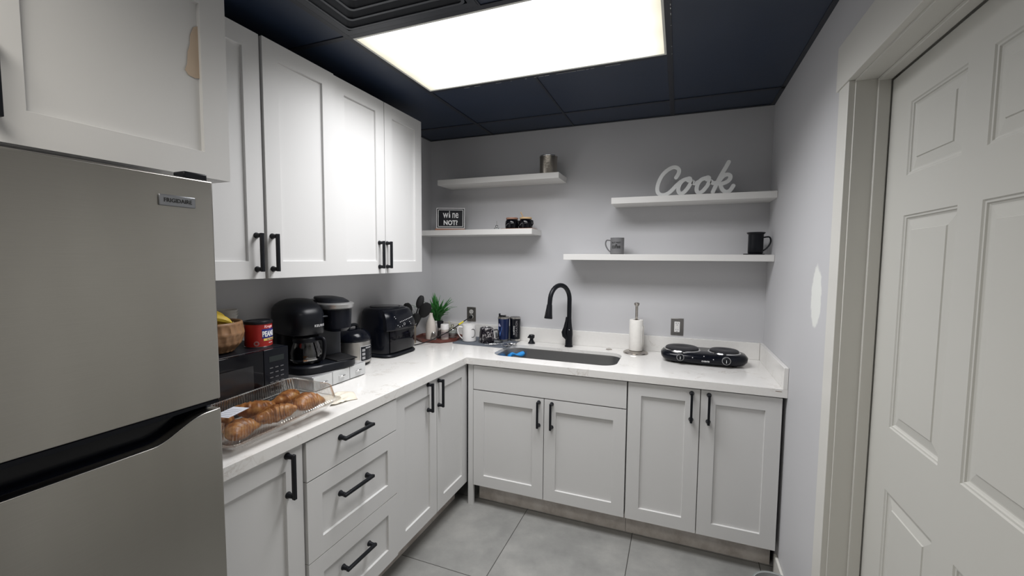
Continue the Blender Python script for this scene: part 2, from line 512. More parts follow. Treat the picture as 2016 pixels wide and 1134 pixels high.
for i in range(34):
    x = rc.uniform(1.10, 1.50) if i < 26 else rc.uniform(.7, 1.1); l = rc.uniform(.004, .03)
    m.box(x, x + l, LY1 + .0118, LY1 + .0128, H - .0017 - rc.uniform(0, .0006), H - .0004)
for i in range(8):
    y = rc.uniform(-1.25, -.85); m.box(1.7388 + .008, 1.7388 + .010, y, y + rc.uniform(.003, .010), H - .0019, H - .0013)
m.build('paint_chip', M_whitep, g4, smooth=False)

# ------------------------------------------------------------------ light fixture
def troffer(loc, mat, label):
    L = thing('ceiling_light', label, 'ceiling light', loc)
    MB().box(-.588, .588, -.283, .283, .001, .004).build('diffuser', mat, L, smooth=False)
    f = MB()
    for a in ((-.597, .597, .283, .2925), (-.597, .597, -.2925, -.283), (-.597, -.588, -.283, .283), (.588, .597, -.283, .283)):
        f.box(*a, -.001, .006)
    f.build('frame', plain('fixture_white', (.75, .75, .70), .5), L, smooth=False)
    return L
troffer((1.1292, (LY0 + LY1) / 2, H - .001), M_lens, 'lit fluorescent ceiling panel above the kitchen counters')
troffer((1.1292, LY0 - .6096 * 2.5, H - .001), M_fill_lens, 'added fill light panel on the ceiling, out of view')

# ceiling diffuser vent
vc = (.5196 + .3048, LY0 - .3048, H)
vt_ = thing('ceiling_vent', 'black square stepped air vent beside the ceiling light', 'vent', vc)
def sqring(ro, ri, zo, zi, th=.002, k=5, rc=.02):
    a = rrect(-ro, ro, -ro, ro, rc, k); b = rrect(-ri, ri, -ri, ri, max(.004, rc * .8), k)
    mb = MB()
    A = [(x, y, zo) for x, y in a]; B = [(x, y, zi) for x, y in b]
    A2 = [(x, y, zo + th) for x, y in a]; B2 = [(x, y, zi + th) for x, y in b]
    mb.rings([A, B, B2, A2, A], False, False)
    bmesh.ops.remove_doubles(mb.bm, verts=mb.bm.verts, dist=1e-6)
    return mb
sqring(.290, .262, -.003, -.003, .004, rc=.006).build('frame', M_vent, vt_)
for k, r in enumerate((.255, .205, .155, .105)):
    sqring(r, r - .030, -.001 - .0 * k, .030, .0015).build('louver', M_vent, vt_)
    sqring(r + .004, r - .006, -.0045, -.0045, .002).build('louver_lip', plain('vent_lip', (.055, .06, .07), .5), vt_)
MB().box(-.075, .075, -.075, .075, .0, .003).build('center_plate', M_vent, vt_, bevel=.002)
MB().box(-.26, .26, -.26, .26, .0325, .0345).build('backing', plain('duct_black', (.004, .004, .005), .8), vt_)

# ------------------------------------------------------------------ cabinets
RAIL = .066
SH = [(.0006, .0), (.0016, .0095)]
def pull(parent, x, z, L=.150, orient='v', y=0.):
    """square bar pull with flared feet, standing off the face at y (towards -Y)"""
    mb = MB(); h = L / 2
    for s_ in (-1, 1):
        c = s_ * (h - .009)
        mb.lathe([(.0115, 0), (.0115, .003), (.0085, .010), (.0075, .026)], (0, 0, 0), 16,
                 mtx=Matrix.Translation((x + (c if orient == 'h' else 0), y, z + (c if orient == 'v' else 0))) @ Matrix.Rotation(radians(90), 4, 'X'))
    if orient == 'v': mb.box(x - .0055, x + .0055, y - .036, y - .024, z - h, z + h)
    else: mb.box(x - h, x + h, y - .036, y - .024, z - .0055, z + .0055)
    return mb.build('handle', M_blk, parent, bevel=.0012)

def cabinet(label, loc, rz, w, z0, z1, depth, fronts, toe=None, name='base_cabinet', cat='cabinet', xcar=(0, 0), group=None, extra_side=None):
    C = thing(name, label, cat, loc, rz, group)
    MB().box(.001 + xcar[0], w - .001 - xcar[1], .0205, depth, z0, z1).build('body', M_cab, C, bevel=.0008)
    for f in fronts:
        y = -f.get('proud', 0); g = .0021
        x0, x1, a, b = f['x0'] + g, f['x1'] - g, f['z0'], f['z1']
        cells = [] if f.get('slab') else [(x0 + RAIL, x1 - RAIL, a + f.get('rail', RAIL), b - f.get('rail', RAIL))]
        p = panelled(x0, x1, a, b, .019, cells, SH, y).build(f['n'], M_cab, C, bevel=.0009, smooth=False)
        if 'h' in f: pull(p, f['h'][0], f['h'][1], f.get('L', .150), f['h'][2], y)
    if toe is not None:
        MB().box(xcar[0], w - xcar[1], toe, toe + .014, 0, z0).build('toe_kick', M_toe, C, smooth=False)
    return C

ZB, ZT, CT = .1308, .867, .8743
R90 = radians(90)
DXF, DYF = .6302, -.6307
# left run (fronts face +x): local x runs towards the back wall
yA0, yA1, yB1, yC1 = -2.186, -1.8241, -1.3150, -.6082
w = yA1 - yA0
cabinet('white base cabinet with one door and a vertical black pull, right beside the fridge', (DXF, yA0, 0), R90, w, ZB, CT - .001, DXF - .004,
        [dict(n='door', x0=0, x1=w - .003, z0=ZB, z1=ZT, h=(w - .066, .785, 'v'))], .088)
w = yB1 - yA1
cabinet('white base cabinet with three stacked drawers', (DXF, yA1, 0), R90, w, ZB, CT - .001, DXF - .004,
        [dict(n='drawer', x0=.002, x1=w - .001, z0=.7265, z1=ZT, slab=1, proud=.008, h=(w / 2 - .02, .826, 'h'), L=.165),
         dict(n='drawer', x0=.002, x1=w, z0=.4300, z1=.7225, proud=.008, h=(w / 2 - .026, .611, 'h'), L=.165),
         dict(n='drawer', x0=.002, x1=w, z0=ZB, z1=.4265, proud=.008, h=(w / 2 - .018, .313, 'h'), L=.165)], .088)
w = yC1 - yB1; c = -.9610 - yB1
cabinet('white base cabinet with two tall doors in the left inner corner', (DXF, yB1, 0), R90, w, ZB, CT - .001, DXF - .004,
        [dict(n='door', x0=0, x1=c, z0=ZB, z1=ZT, h=(c - .087, .791, 'v')),
         dict(n='door', x0=c, x1=w - .002, z0=ZB, z1=ZT, h=(c + .016, .785, 'v'))], .088)
# back run (fronts face -y)
x0 = .6809; x2 = 1.5745; x1 = 1.1240; x4 = 2.2735; x3 = 1.9250
C = cabinet('white sink base cabinet with a false front above two doors', (x0, DYF, 0), 0, x2 - x0, ZB, CT - .001, .60,
        [dict(n='false_front', x0=0, x1=x2 - x0, z0=.722, z1=ZT, slab=1),
         dict(n='door', x0=0, x1=x1 - x0, z0=ZB, z1=.7165, h=(x1 - x0 - .030, .629, 'v')),
         dict(n='door', x0=x1 - x0, x1=x2 - x0, z0=ZB, z1=.7165, h=(.046 + x1 - x0, .629, 'v'))], .0898)
bd = C.children[0]
# hollow the sink base so that the basin hangs inside it
me = bd.data; me.clear_geometry(); bm = bmesh.new(); mm = MB(); mm.bm.free(); mm.bm = bm
wS = x2 - x0
for a in ((.001, .019, .0205, .60, ZB, CT - .001), (wS - .019, wS - .001, .0205, .60, ZB, CT - .001), (.019, wS - .019, .0205, .60, ZB, ZB + .018),
          (.019, wS - .019, .588, .60, ZB + .018, CT - .001), (.019, wS - .019, .0205, .038, .80, CT - .001)):
    mm.box(*a)
bmesh.ops.recalc_face_normals(bm, faces=bm.faces); bm.to_mesh(me); bm.free()
m = MB(); m.box(-.035, -.0015, .003, .022, 0, CT - .001); m.build('filler_strip', M_cab, C, smooth=False)
w = x4 - x2 - .002
cabinet('white base cabinet with two tall doors at the right wall', (x2 + .002, DYF, 0), 0, w, ZB, CT - .001, .60,
        [dict(n='door', x0=.001, x1=x3 - x2 - .002, z0=ZB, z1=ZT, h=(x3 - x2 - .042, .779, 'v')),
         dict(n='door', x0=x3 - x2 - .002, x1=w, z0=ZB, z1=ZT, h=(x3 - x2 + .036, .779, 'v'))], .0898, xcar=(0, .004))

# upper cabinets on the left wall
UX, UZ0, UZ1 = .3195, 1.4172, 2.3255
u0, u1, u2, u3, u4 = -.6175, -.9715, -1.3325, -1.6925, -2.0470
def upper(ya, yb, ym, label, pr=0., hz=1.517):
    w = yb - ya; c = ym - ya
    return cabinet(label, (UX, ya, 0), R90, w, UZ0 + .001, UZ1, UX - .002,
            [dict(n='door', x0=0, x1=c - (.004 if pr else 0), z0=UZ0, z1=UZ1, h=(c - (.040 if pr else .052), hz, 'v'), L=.145),
             dict(n='door', x0=c, x1=w, z0=UZ0, z1=UZ1, h=(c + .022 if pr else c + .012, hz, 'v'), L=.145, proud=pr)], None, name='wall_cabinet')
upper(u4, u2, u3, 'tall white wall cabinet pair of doors next to the fridge cabinet', .007)
upper(u2 + .0015, u0, u1, 'tall white wall cabinet pair of doors next to the back wall')
# cabinet over the refrigerator
fx, fy1 = .640, -2.0515
fw_ = .930
C = cabinet('white cabinet above the fridge with a peeled paint patch on its door', (fx, fy1 - fw_, 0), R90, fw_, 1.7065, 2.325, fx - .004,
        [dict(n='door', x0=.0, x1=fw_ / 2, z0=1.7065, z1=2.212, h=(fw_ / 2 - .04, 1.815, 'v')),
         dict(n='door', x0=fw_ / 2, x1=fw_, z0=1.7065, z1=2.212, h=(fw_ / 2 + .021, 1.820, 'v')),
         dict(n='top_rail', x0=0, x1=fw_, z0=2.216, z1=2.325, slab=1)], None, name='wall_cabinet')
dr = [c for c in C.children if c.name.startswith('door')][1]
px_ = [(.872, 2.085), (.868, 2.062), (.880, 2.040), (.8655, 2.046)]
pts = [(.8615, 2.090), (.850, 2.082), (.842, 2.060), (.840, 2.035), (.834, 2.015), (.832, 1.985), (.826, 1.968), (.834, 1.958), (.850, 1.956), (.8620, 1.960)]
MB().prism(pts, .0071, .0078, 'y').build('bare_patch', plain('bare_wood', (.56, .44, .33), .6), dr, smooth=False)

# ------------------------------------------------------------------ countertop, backsplash
ZC = .9127
CX, CY = .6441, -.6438
SK = (.742, 1.497, -.522, -.166)     # sink opening
CTP = thing('countertop', 'L-shaped white quartz countertop with faint veins', 'countertop', (0, 0, 0))
outer = [(.001, -2.190), (CX, -2.190), (CX, CY), (W - .001, CY), (W - .001, -.001), (.001, -.001)]
hole = rrect(*SK, .085, 8)
slab2d('slab', [outer, hole[::-1]], ZC - .020, ZC, M_quartz, CTP)
hole2 = rrect(SK[0] - .03, SK[1] + .03, SK[2] - .03, SK[3] + .03, .10, 8)
slab2d('built_up_edge', [outer, hole2[::-1]], CT, ZC - .020, M_quartz, CTP)
tag(MB().box(.0205, W - .0205, -.0196, -.001, ZC + .0002, ZC + .1006).build('backsplash', M_quartz, bevel=.0012), 'long low quartz backsplash along the back wall', 'backsplash')
tag(MB().box(W - .0196, W - .001, CY, -.001, ZC + .0002, ZC + .1006).build('backsplash', M_quartz, bevel=.0012), 'short quartz side splash on the right wall', 'backsplash')
MB().box(W - .050, W - .024, CY - .0006, CY + .001, ZC - .0115, ZC - .0095).build('chip', plain('chip_brown', (.22, .14, .09), .7), CTP, smooth=False)

# undermount sink
SKT = thing('sink', 'stainless steel undermount sink in the quartz counter', 'sink', ((SK[0] + SK[1]) / 2, (SK[2] + SK[3]) / 2, ZC - .0202))
hx, hy = (SK[1] - SK[0]) / 2, (SK[3] - SK[2]) / 2
def rr_ring(ax, ay, r, z): return [(x, y, z) for x, y in rrect(-ax, ax, -ay, ay, r, 8)]
mb = MB()
mb.rings([rr_ring(hx + .018, hy + .018, .10, -.001), rr_ring(hx + .004, hy + .004, .088, -.001), rr_ring(hx + .002, hy + .002, .086, -.01),
          rr_ring(hx - .004, hy - .004, .082, -.18), rr_ring(hx - .012, hy - .012, .078, -.200), rr_ring(hx - .035, hy - .035, .06, -.208),
          rr_ring(.06, .06, .055, -.214)], False, True)
b_ = mb.build('basin', M_sink, SKT, angle=50)
sol = b_.modifiers.new('t', 'SOLIDIFY'); sol.thickness = .0012; sol.offset = -1
MB().lathe([(.045, -.2135), (.045, -.211), (.038, -.2105), (.034, -.213), (.01, -.2132)], (0, 0, 0), 28).build('drain', M_chrome, SKT)

# air gap / hole cover, soap dispenser, faucet
tag(MB().lathe([(.020, 0), (.020, .002), (.016, .0045), (.0, .005)][:3] + [(.002, .005)], (0, 0, 0), 24).build('hole_cover', M_nickel, loc=(1.395, -.072, ZC)),
    'small round nickel sink hole cover behind the sink', 'hole cover')
SD = thing('soap_dispenser', 'short black soap dispenser pump behind the sink, left of the faucet', 'soap dispenser', (.863, -.085, ZC), radians(-20))
MB().lathe([(.026, 0), (.025, .004), (.017, .016), (.013, .026), (.012, .034)], seg=8).build('base', M_blk, SD)
MB().lathe([(.014, .034), (.020, .040), (.0215, .056), (.017, .062), (.004, .063)], seg=8).build('pump_head', M_blk, SD)
MB().tube([(0, 0, .050), (-.0, -.03, .052), (0, -.040, .046)], [.007, .006, .005], 8).build('nozzle', M_blk, SD)

F = thing('faucet', 'matte black gooseneck pull-down faucet behind the sink', 'faucet', (1.1285, -.087, ZC), 0)
MB().lathe([(.0275, 0), (.0275, .004), (.0245, .012), (.0235, .055), (.0255, .085), (.0245, .11), (.0195, .14), (.0170, .165), (.0155, .19)], seg=32).build('body', M_blk, F)
d = Vector((-.088, -.175)).normalized(); rad = .096
pts = [(0, 0, .17), (0, 0, .25), (0, 0, .318)]
for i in range(1, 17):
    a = pi * i / 16 * .99
    pts.append((d.x * rad * (1 - cos(a)), d.y * rad * (1 - cos(a)), .318 + rad * sin(a) * 1.05))
lastp = Vector(pts[-1]); dirv = (lastp - Vector(pts[-2])).normalized()
pts.append(tuple(lastp + dirv * .034))
MB().tube(pts, .0150, 20).build('neck', M_blk, F)
h0 = Vector(pts[-1]); 
mb = MB(); mb.tube([h0 - dirv * .01, h0 + dirv * .005, h0 + dirv * .045, h0 + dirv * .075, h0 + dirv * .080], [.0170, .0185, .0225, .0265, .0255], 24).build('spray_head', M_blk, F)
mb = MB(); s0 = h0 + dirv * .05 + Vector((d.x, d.y, 0)) * .022
mb.box(-.006, .006, -.006, .006, -.016, .016, Matrix.Translation(s0)).build('spray_button', M_blkr, F, bevel=.002)
mb = MB(); mb.tube([(-.010, -.012, .055), (-.026, -.022, .078), (-.030, -.024, .100), (-.022, -.020, .130), (-.014, -.018, .175), (-.012, -.017, .203)],
        [.012, .0155, .0150, .0115, .0085, .0065], 14, flat=(1, 1)).build('lever', M_blk, F)
MB().lathe([(.003, 0), (.003, .001)], seg=12, mtx=Matrix.Translation((.006, -.0215, .118)) @ Matrix.Rotation(radians(90), 4, 'X')).build('indicator', M_whitep, F)

# blue sponge cloth against the sink wall
mb = MB()
rb = random.Random(9)
R = []
for i in range(9):
    u = i / 8; ring = []
    for k in range(14):
        a = 2 * pi * k / 14
        ring.append((-.055 + .11 * u + .004 * sin(5 * u + a), cos(a) * (.012 + .006 * sin(u * 7 + 2)) , sin(a) * (.011 + .006 * sin(u * 9)) + .009 * sin(u * 6)))
    R.append(ring)
mb.rings(R)
tag(mb.build('dish_cloth', M_blue, loc=(.800, -.225, .857), rot=(radians(20), radians(-8), radians(45)), angle=80), 'bright blue cloth hanging in the left end of the sink', 'cloth')

# ------------------------------------------------------------------ floating shelves
def shelf(xa, xb, z, label, dep=.2079, th=.0371):
    o = MB().box(xa, xb, -dep, -.001, z - th, z).build('floating_shelf', M_shelf, bevel=.0012)
    return tag(o, label, 'shelf')
SZ1, SZ2, SZ3, SZ4 = 2.0569, 1.7032, 1.8788, 1.5349
shelf(.1839, 1.0735, SZ1, 'highest white floating shelf, holding only a metal canister')
shelf(.001, .8969, SZ2, 'white floating shelf holding a black sign and two dark jars')
shelf(1.4069, W - .001, SZ3, 'white floating shelf holding the word Cook')
shelf(1.1123, W - .001, SZ4, 'lowest white floating shelf, holding a grey mug and a black mug')

# metal canister on the top shelf
T = thing('metal_canister', 'small hammered metal canister on the highest shelf', 'canister', (.980, -.125, SZ1))
n = N('hammered_metal'); vv = n.n('ShaderNodeTexVoronoi', None, Vector=n.obj(), Scale=110.).outputs[0]
M_ham = n.bsdf((.36, .33, .29), .28, 1., bump=vv, bstr=.5, bdist=.001)
MB().lathe([(.056, 0), (.057, .004), (.0585, .118), (.0585, .120), (.0565, .120), (.0555, .010), (.001, .009)], seg=48).build('body', M_ham, T)
MB().lathe([(.0595, .116), (.0600, .119), (.0595, .122), (.0575, .122), (.0575, .116)], seg=48, cap0=False, cap1=False).build('rim', M_chrome, T)

# wine sign
sx0, sy0, sx1, sy1 = .158, -.187, .352, -.112
ang = math.atan2(sy1 - sy0, sx1 - sx0); sw = math.hypot(sx1 - sx0, sy1 - sy0)
SG = thing('decorative_sign', 'small black sign reading wine NOT? on the shelf beside the wall cabinets', 'sign', (sx0, sy0, SZ2), ang)
TL = Matrix.Translation((0, .004, .014)) @ Matrix.Rotation(radians(-4), 4, 'X')
MB().box(0, sw, 0, .006, 0, .150, TL).build('panel', M_blk, SG, bevel=.0008)
def sgf(u, v, w):
    p = TL @ Vector((sw / 2 + u, -.0002 - w, .075 + v)); return (p.x, p.y, p.z)
m = MB()
def frame_line(ins, th):
    a, b = sw / 2 - ins, .075 - ins
    for q in ((-a, a, b - th, b), (-a, a, -b, -b + th), (-a, -a + th, -b + th, b - th), (a - th, a, -b + th, b - th)):
        vs = [sgf(q[i], q[j], w_) for w_ in (0, .0004) for i, j in ((0, 2), (1, 2), (1, 3), (0, 3))]
        m.rings([vs[:4], vs[4:]])
frame_line(.001, .005); frame_line(.013, .004)
m.build('border', M_whitep, SG, smooth=False)
text('lettering', 'w', .062, M_whitep, SG, lambda u, v, w: sgf(u * .86 - .036, v * 1.25 + .026, w), bold=.0006)
text('lettering', 'ne', .062, M_whitep, SG, lambda u, v, w: sgf(u * .80 + .034, v * 1.25 + .026, w), bold=.0006, space=.95)
text('lettering', 'NOT?', .044, M_whitep, SG, lambda u, v, w: sgf(u * .92, v * 1.05 - .034, w), bold=.0016)
m = MB()      # wine bottle standing in for the i
bot = [(-.0052, 0), (.0052, 0), (.0052, .020), (.0020, .028), (.0020, .040), (-.0020, .040), (-.0020, .028), (-.0052, .020)]
m.rings([[sgf(u - .008, v + .004, w_) for u, v in bot] for w_ in (0, .0004)])
m.build('lettering', M_whitep, SG, smooth=False); m = MB()
m.rings([[sgf(-.008 + .0032 * cos(2 * pi * k / 12), .049 + .0032 * sin(2 * pi * k / 12), w_) for k in range(12)] for w_ in (0, .0004)])
m.build('lettering', M_whitep, SG, smooth=False)
MB().box(-.006, sw + .002, -.012, .030, 0, .0125).build('stand', M_clay, SG, bevel=.002)

# little glass bottle on the shelf
GB = thing('bud_vase', 'tiny clear glass bottle left of the dark jars', 'vase', (.610, -.125, SZ2))
MB().lathe([(.016, 0), (.020, .004), (.019, .014), (.010, .021), (.008, .030), (.0095, .032)], seg=24, cap1=False).build('glass', M_glass, GB)
MB().lathe([(.0085, .020), (.0082, .031), (.0086, .031), (.0089, .020)], seg=20, cap0=False, cap1=False).build('collar', M_grey, GB)
MB().lathe([(.0030, .030), (.0022, .060)], seg=10).build('stem', M_clear, GB)

# two dark jars on a small tray
TJ = thing('jar_tray', 'thin brown wooden tray under the two dark jars', 'tray', (.772, -.118, SZ2))
MB().box(-.112, .118, -.055, .055, 0, .005).build('board', M_clay, TJ, bevel=.002)
def jar(x, label, lidm, spoon):
    J = thing('condiment_jar', label, 'jar', (x, -.118, SZ2 + .005), 0, 'dark jars on the shelf')
    MB().lathe([(.040, 0), (.046, .005), (.0475, .030), (.046, .050), (.038, .062), (.036, .066)], seg=32).build('body', M_glassblk, J)
    MB().lathe([(.040, .064), (.0415, .066), (.0415, .074), (.0400, .076), (.002, .077)], seg=32).build('lid', lidm, J)
    MB().tube([(.040, -.0, .055), (.054, -.01, .052), (.056, -.01, .030), (.044, 0, .018)], .0035, 8).build('handle', M_glassblk, J)
    for a in (0, 1):
        MB().tube([(-.03 + .02 * a, -.038, .02 + .012 * a), (-.012 + .02 * a, -.0462, .034), (.010 + .02 * a, -.045, .026 + .01 * a)], .0012, 6).build('decor_line', M_greyp, J)
    if spoon:
        MB().tube([(-.014, -.004, .070), (-.024, -.010, .094), (-.032, -.014, .112)], [.0035, .0030, .0042], 10).build('spoon', M_bamboo, J)
    return J
jar(.722, 'dark glass jar with a brown lid, nearer the sign', M_clay, False)
jar(.822, 'dark glass jar with a pale wooden lid and spoon', M_bamboo, True)

# the word Cook cut out of board
S = {'C': [(1.773, 1.990), (1.787, 2.015), (1.787, 2.035), (1.774, 2.048), (1.752, 2.050), (1.721, 2.034), (1.693, 2.004), (1.675, 1.964), (1.669, 1.926), (1.677, 1.902), (1.697, 1.891), (1.722, 1.895), (1.748, 1.913), (1.775, 1.942), (1.800, 1.965)],
 'o1': [(1.840, 1.979), (1.813, 1.972), (1.794, 1.948), (1.787, 1.917), (1.798, 1.896), (1.819, 1.902), (1.842, 1.930), (1.860, 1.962), (1.875, 1.950), (1.897, 1.958)],
 'o2': [(1.940, 1.979), (1.912, 1.970), (1.893, 1.946), (1.887, 1.915), (1.897, 1.896), (1.918, 1.902), (1.940, 1.928), (1.958, 1.958), (1.973, 1.947), (1.992, 1.948)],
 'k': [(2.050, 2.060), (2.036, 2.031), (2.016, 1.993), (1.994, 1.946), (1.974, 1.896)],
 'k2': [(2.000, 1.952), (2.028, 1.985), (2.050, 1.990), (2.062, 1.978), (2.054, 1.957), (2.032, 1.944), (2.010, 1.940)],
 'k3': [(2.010, 1.940), (2.022, 1.909), (2.041, 1.894), (2.062, 1.900), (2.078, 1.926)]}
def smooth_path(P, n=6):
    P = [Vector((*p, 0)) if len(p) == 2 else Vector(p) for p in P]; out = []
    for i in range(len(P) - 1):
        a, b, c_, d_ = P[max(i - 1, 0)], P[i], P[i + 1], P[min(i + 2, len(P) - 1)]
        for k in range(n):
            t_ = k / n
            out.append(.5 * ((2 * b) + (c_ - a) * t_ + (2 * a - 5 * b + 4 * c_ - d_) * t_ ** 2 + (3 * b - a - 3 * c_ + d_) * t_ ** 3))
    out.append(P[-1]); return out
def stroke(mb, P, wid, y0, y1, org):
    Q = smooth_path(P); n_ = len(Q); Lp, Rp = [], []
    for i in range(n_):
        t_ = (Q[min(i + 1, n_ - 1)] - Q[max(i - 1, 0)]).normalized(); nn = Vector((-t_.y, t_.x, 0))
        Lp.append(Q[i] + nn * wid); Rp.append(Q[i] - nn * wid)
    def V3(p, y): return (p.x - org[0], y, p.y - org[1])
    mb.rings([[V3(Lp[i], y0), V3(Rp[i], y0), V3(Rp[i], y1), V3(Lp[i], y1)] for i in range(n_)])
    for e in (Q[0], Q[-1]):
        mb.rings([[(e.x - org[0] + wid * cos(2 * pi * k / 20), yy_, e.y - org[1] + wid * sin(2 * pi * k / 20)) for k in range(20)] for yy_ in (y0 + .00005, y1 - .00005)])
mb = MB(); org = (1.87, SZ3)
for i, (k, P) in enumerate(S.items()):
    stroke(mb, P, .0110, -.006 - .0001 * i, .006 + .0001 * i, org)
for ox, oz in ((1.8445, 1.9745), (1.9445, 1.9745)):      # little loop at the top of each o
    R = []
    for k in range(29):
        b = 2 * pi * k / 28
        R.append([(ox + cos(b) * q - org[0], yq, oz + sin(b) * q - org[1]) for q, yq in ((.0050, -.0066), (.0175, -.0066), (.0175, .0066), (.0050, .0066))])
    mb.rings(R, False, False)
tag(mb.build('word_sign', plain('sign_white', (.80, .81, .80), .5), loc=(org[0], -.14, SZ3 - .0005), smooth=False), 'white cut-out word Cook standing on its own shelf', 'sign')

# mugs on the lowest shelf
def mug(name, label, loc, r, h, mat, ha, parts=None, taper=0., group=None, hr=.024, lid=False):
    Mg = thing(name, label, 'mug', loc, 0, group)
    MB().lathe([(r * .90 - taper, 0), (r - taper, .005), (r, h * .35), (r, h), (r - .003, h + .0005), (r - .0035, h - .002), (r - .004, .008), (.001, .006)], seg=48).build('body', mat, Mg)
    a = radians(ha); c_, s_ = cos(a), sin(a)
    P = [(r * .97, h * .84), (r + hr * .75, h * .86), (r + hr, h * .70), (r + hr * .9, h * .50), (r + hr * .45, h * .28), (r * .97, h * .15)]
    Q = smooth_path(P, 4)
    MB().tube([(q.x * c_, q.x * s_, q.y) for q in Q], .0052, 10, flat=(1, .8)).build('handle', mat, Mg)
    return Mg
M_mgrey = plain('grey_stoneware', (.17, .17, .175), .45)
G = mug('coffee_mug', 'grey mug with black coffee lettering on the lowest shelf', (1.4385, -.125, SZ4), .0425, .104, M_mgrey, 180, hr=.030)
def wrap(R0, a0, zc, shear=0.):
    def f(u, v, w):
        a = radians(a0) + u / R0
        return ((R0 + .0003 + w) * cos(a), (R0 + .0003 + w) * sin(a), zc + v + shear * u)
    return f
text('lettering', 'BUT FIRST', .012, M_inkk, G, wrap(.0425, -92, .072), bold=.0002)
text('lettering', 'coffee', .024, M_inkk, G, lambda u, v, w: wrap(.0425, -92, .048)(u * .9, v * 1.5, w), bold=.0004)
G = mug('lidded_mug', 'matte black mug with flat lid on a black coaster, by the right wall', (2.206, -.125, SZ4 + .007), .0385, .108, M_blkp, -8, hr=.034)
MB().lathe([(.037, .106), (.046, .114), (.047, .118), (.044, .120), (.001, .121)], seg=40).build('lid', M_blk, G)
tag(MB().lathe([(.050, 0), (.054, .003), (.054, .006), (.051, .0065), (.001, .0065)], seg=40).build('coaster', M_blk, loc=(2.199, -.125, SZ4)), 'flat black round coaster beneath the black mug', 'coaster')

# ------------------------------------------------------------------ outlets
def outlet(x, z, label, gfci):
    O = thing('wall_outlet', label, 'outlet', (x, 0, z))
    MB().box(-.0375, .0375, -.0045, -.0003, -.0545, .0545).build('cover_plate', steel('plate_steel', (.36, .35, .34), .35, (60, 1, 1)), O, bevel=.0018)
    if gfci:
        MB().box(-.0165, .0165, -.0065, -.003, -.033, .033).build('receptacle', M_white, O, bevel=.001)
        yy_ = -.0067
        cs = (.020, -.020)
    else:
        for s_ in (1, -1):
            MB().lathe([(.0165, 0), (.0165, .003)], seg=24, mtx=Matrix.Translation((0, -.0035, s_ * .0195)) @ Matrix.Rotation(R90, 4, 'X')).build('receptacle', plain('outlet_ivory', (.55, .54, .52), .4), O)
        yy_ = -.0067; cs = (.0195, -.0195)
    for c_ in cs:
        for dx in (-.006, .006):
            MB().box(dx - .0011, dx + .0011, yy_ - .0002, yy_ + .0012, c_ - .001, c_ + .007).build('slot', M_inkk, O, smooth=False)
        MB().lathe([(.0022, 0), (.0022, .0015)], seg=12, mtx=Matrix.Translation((0, yy_ + .0012, c_ - .008)) @ Matrix.Rotation(R90, 4, 'X')).build('slot', M_inkk, O)
    if gfci:
        for c_ in (.0035, -.0045):
            MB().box(-.006, .006, -.0075, -.006, c_ - .0022, c_ + .0022).build('button', M_paper, O, smooth=False)
    for c_ in ((.0, .048), (0, -.048)):
        MB().lathe([(.003, 0), (.0025, .001)], seg=12, mtx=Matrix.Translation((c_[0], -.0044, c_[1])) @ Matrix.Rotation(R90, 4, 'X')).build('screw', M_chrome, O)
    return O
outlet(.352, 1.081, 'steel outlet plate with a black plug, left of the tumblers', False)
outlet(1.807, 1.0795, 'steel outlet plate with white receptacle above the hot plate', True)

# ------------------------------------------------------------------ paper towel holder
PT = thing('paper_towel_holder', 'brushed steel paper towel holder right of the sink', 'paper towel holder', (1.567, -.112, ZC))
MB().lathe([(.074, 0), (.076, .003), (.074, .008), (.060, .015), (.030, .018), (.001, .019)], seg=48).build('base', M_nickel, PT)
MB().lathe([(.0085, .018), (.0085, .296), (.011, .300), (.0165, .308), (.0175, .314), (.013, .320), (.002, .322)], seg=24).build('rod', M_nickel, PT)
PR = thing('paper_towel_roll', 'thin roll of white paper towel on the steel holder', 'paper towel', (1.567, -.112, ZC + .0195))
MB().lathe([(.019, 0), (.0405, 0), (.0415, .003), (.0415, .190), (.0395, .193), (.019, .193), (.019, 0)], seg=48, cap0=False, cap1=False).build('roll', M_paper, PR)
pts2 = [(.0418 * cos(radians(a)), .0418 * sin(radians(a))) for a in range(-30, 20, 8)] + [(.046, .012), (.047, .020)]
m = MB(); m.rings([[(x, y, z) for x, y in pts2] for z in (.006, .06, .12, .155)], False, False, closed=False)
lo = m.build('loose_sheet', M_paper, PR)
lo.modifiers.new('t', 'SOLIDIFY').thickness = .0008

# ------------------------------------------------------------------ double hot plate
HP = thing('hot_plate', 'black double burner hot plate on the counter at the right', 'hot plate', (1.951, -.212, ZC))
MB().loft([(.006, 0, .002, .195, .085, 3.2), (.012, 0, 0, .214, .100, 3.2), (.030, 0, 0, .227, .115, 3.2), (.050, 0, .002, .229, .115, 3.2), (.062, 0, .006, .218, .103, 3.4), (.068, 0, .010, .200, .090, 3.4)], 72).build('body', M_blkg, HP, angle=60)
for dx, r in ((-.113, .092), (.110, .0775)):
    c_ = (dx, .004)
    MB().lathe([(r + .006, .060), (r + .008, .068), (r + .005, .0725), (r, .0725), (r, .066)], (c_[0], c_[1], 0), 56, False, False).build('trim_ring', M_chrome, HP)
    MB().lathe([(r - .002, .066), (r - .002, .079), (r - .008, .083), (r * .42, .0828), (r * .38, .0815), (.001, .0815)], (c_[0], c_[1], 0), 56).build('burner_plate', plain('cast_iron', (.018, .018, .022), .5), HP)
tilt = Matrix.Rotation(radians(78), 4, 'X')
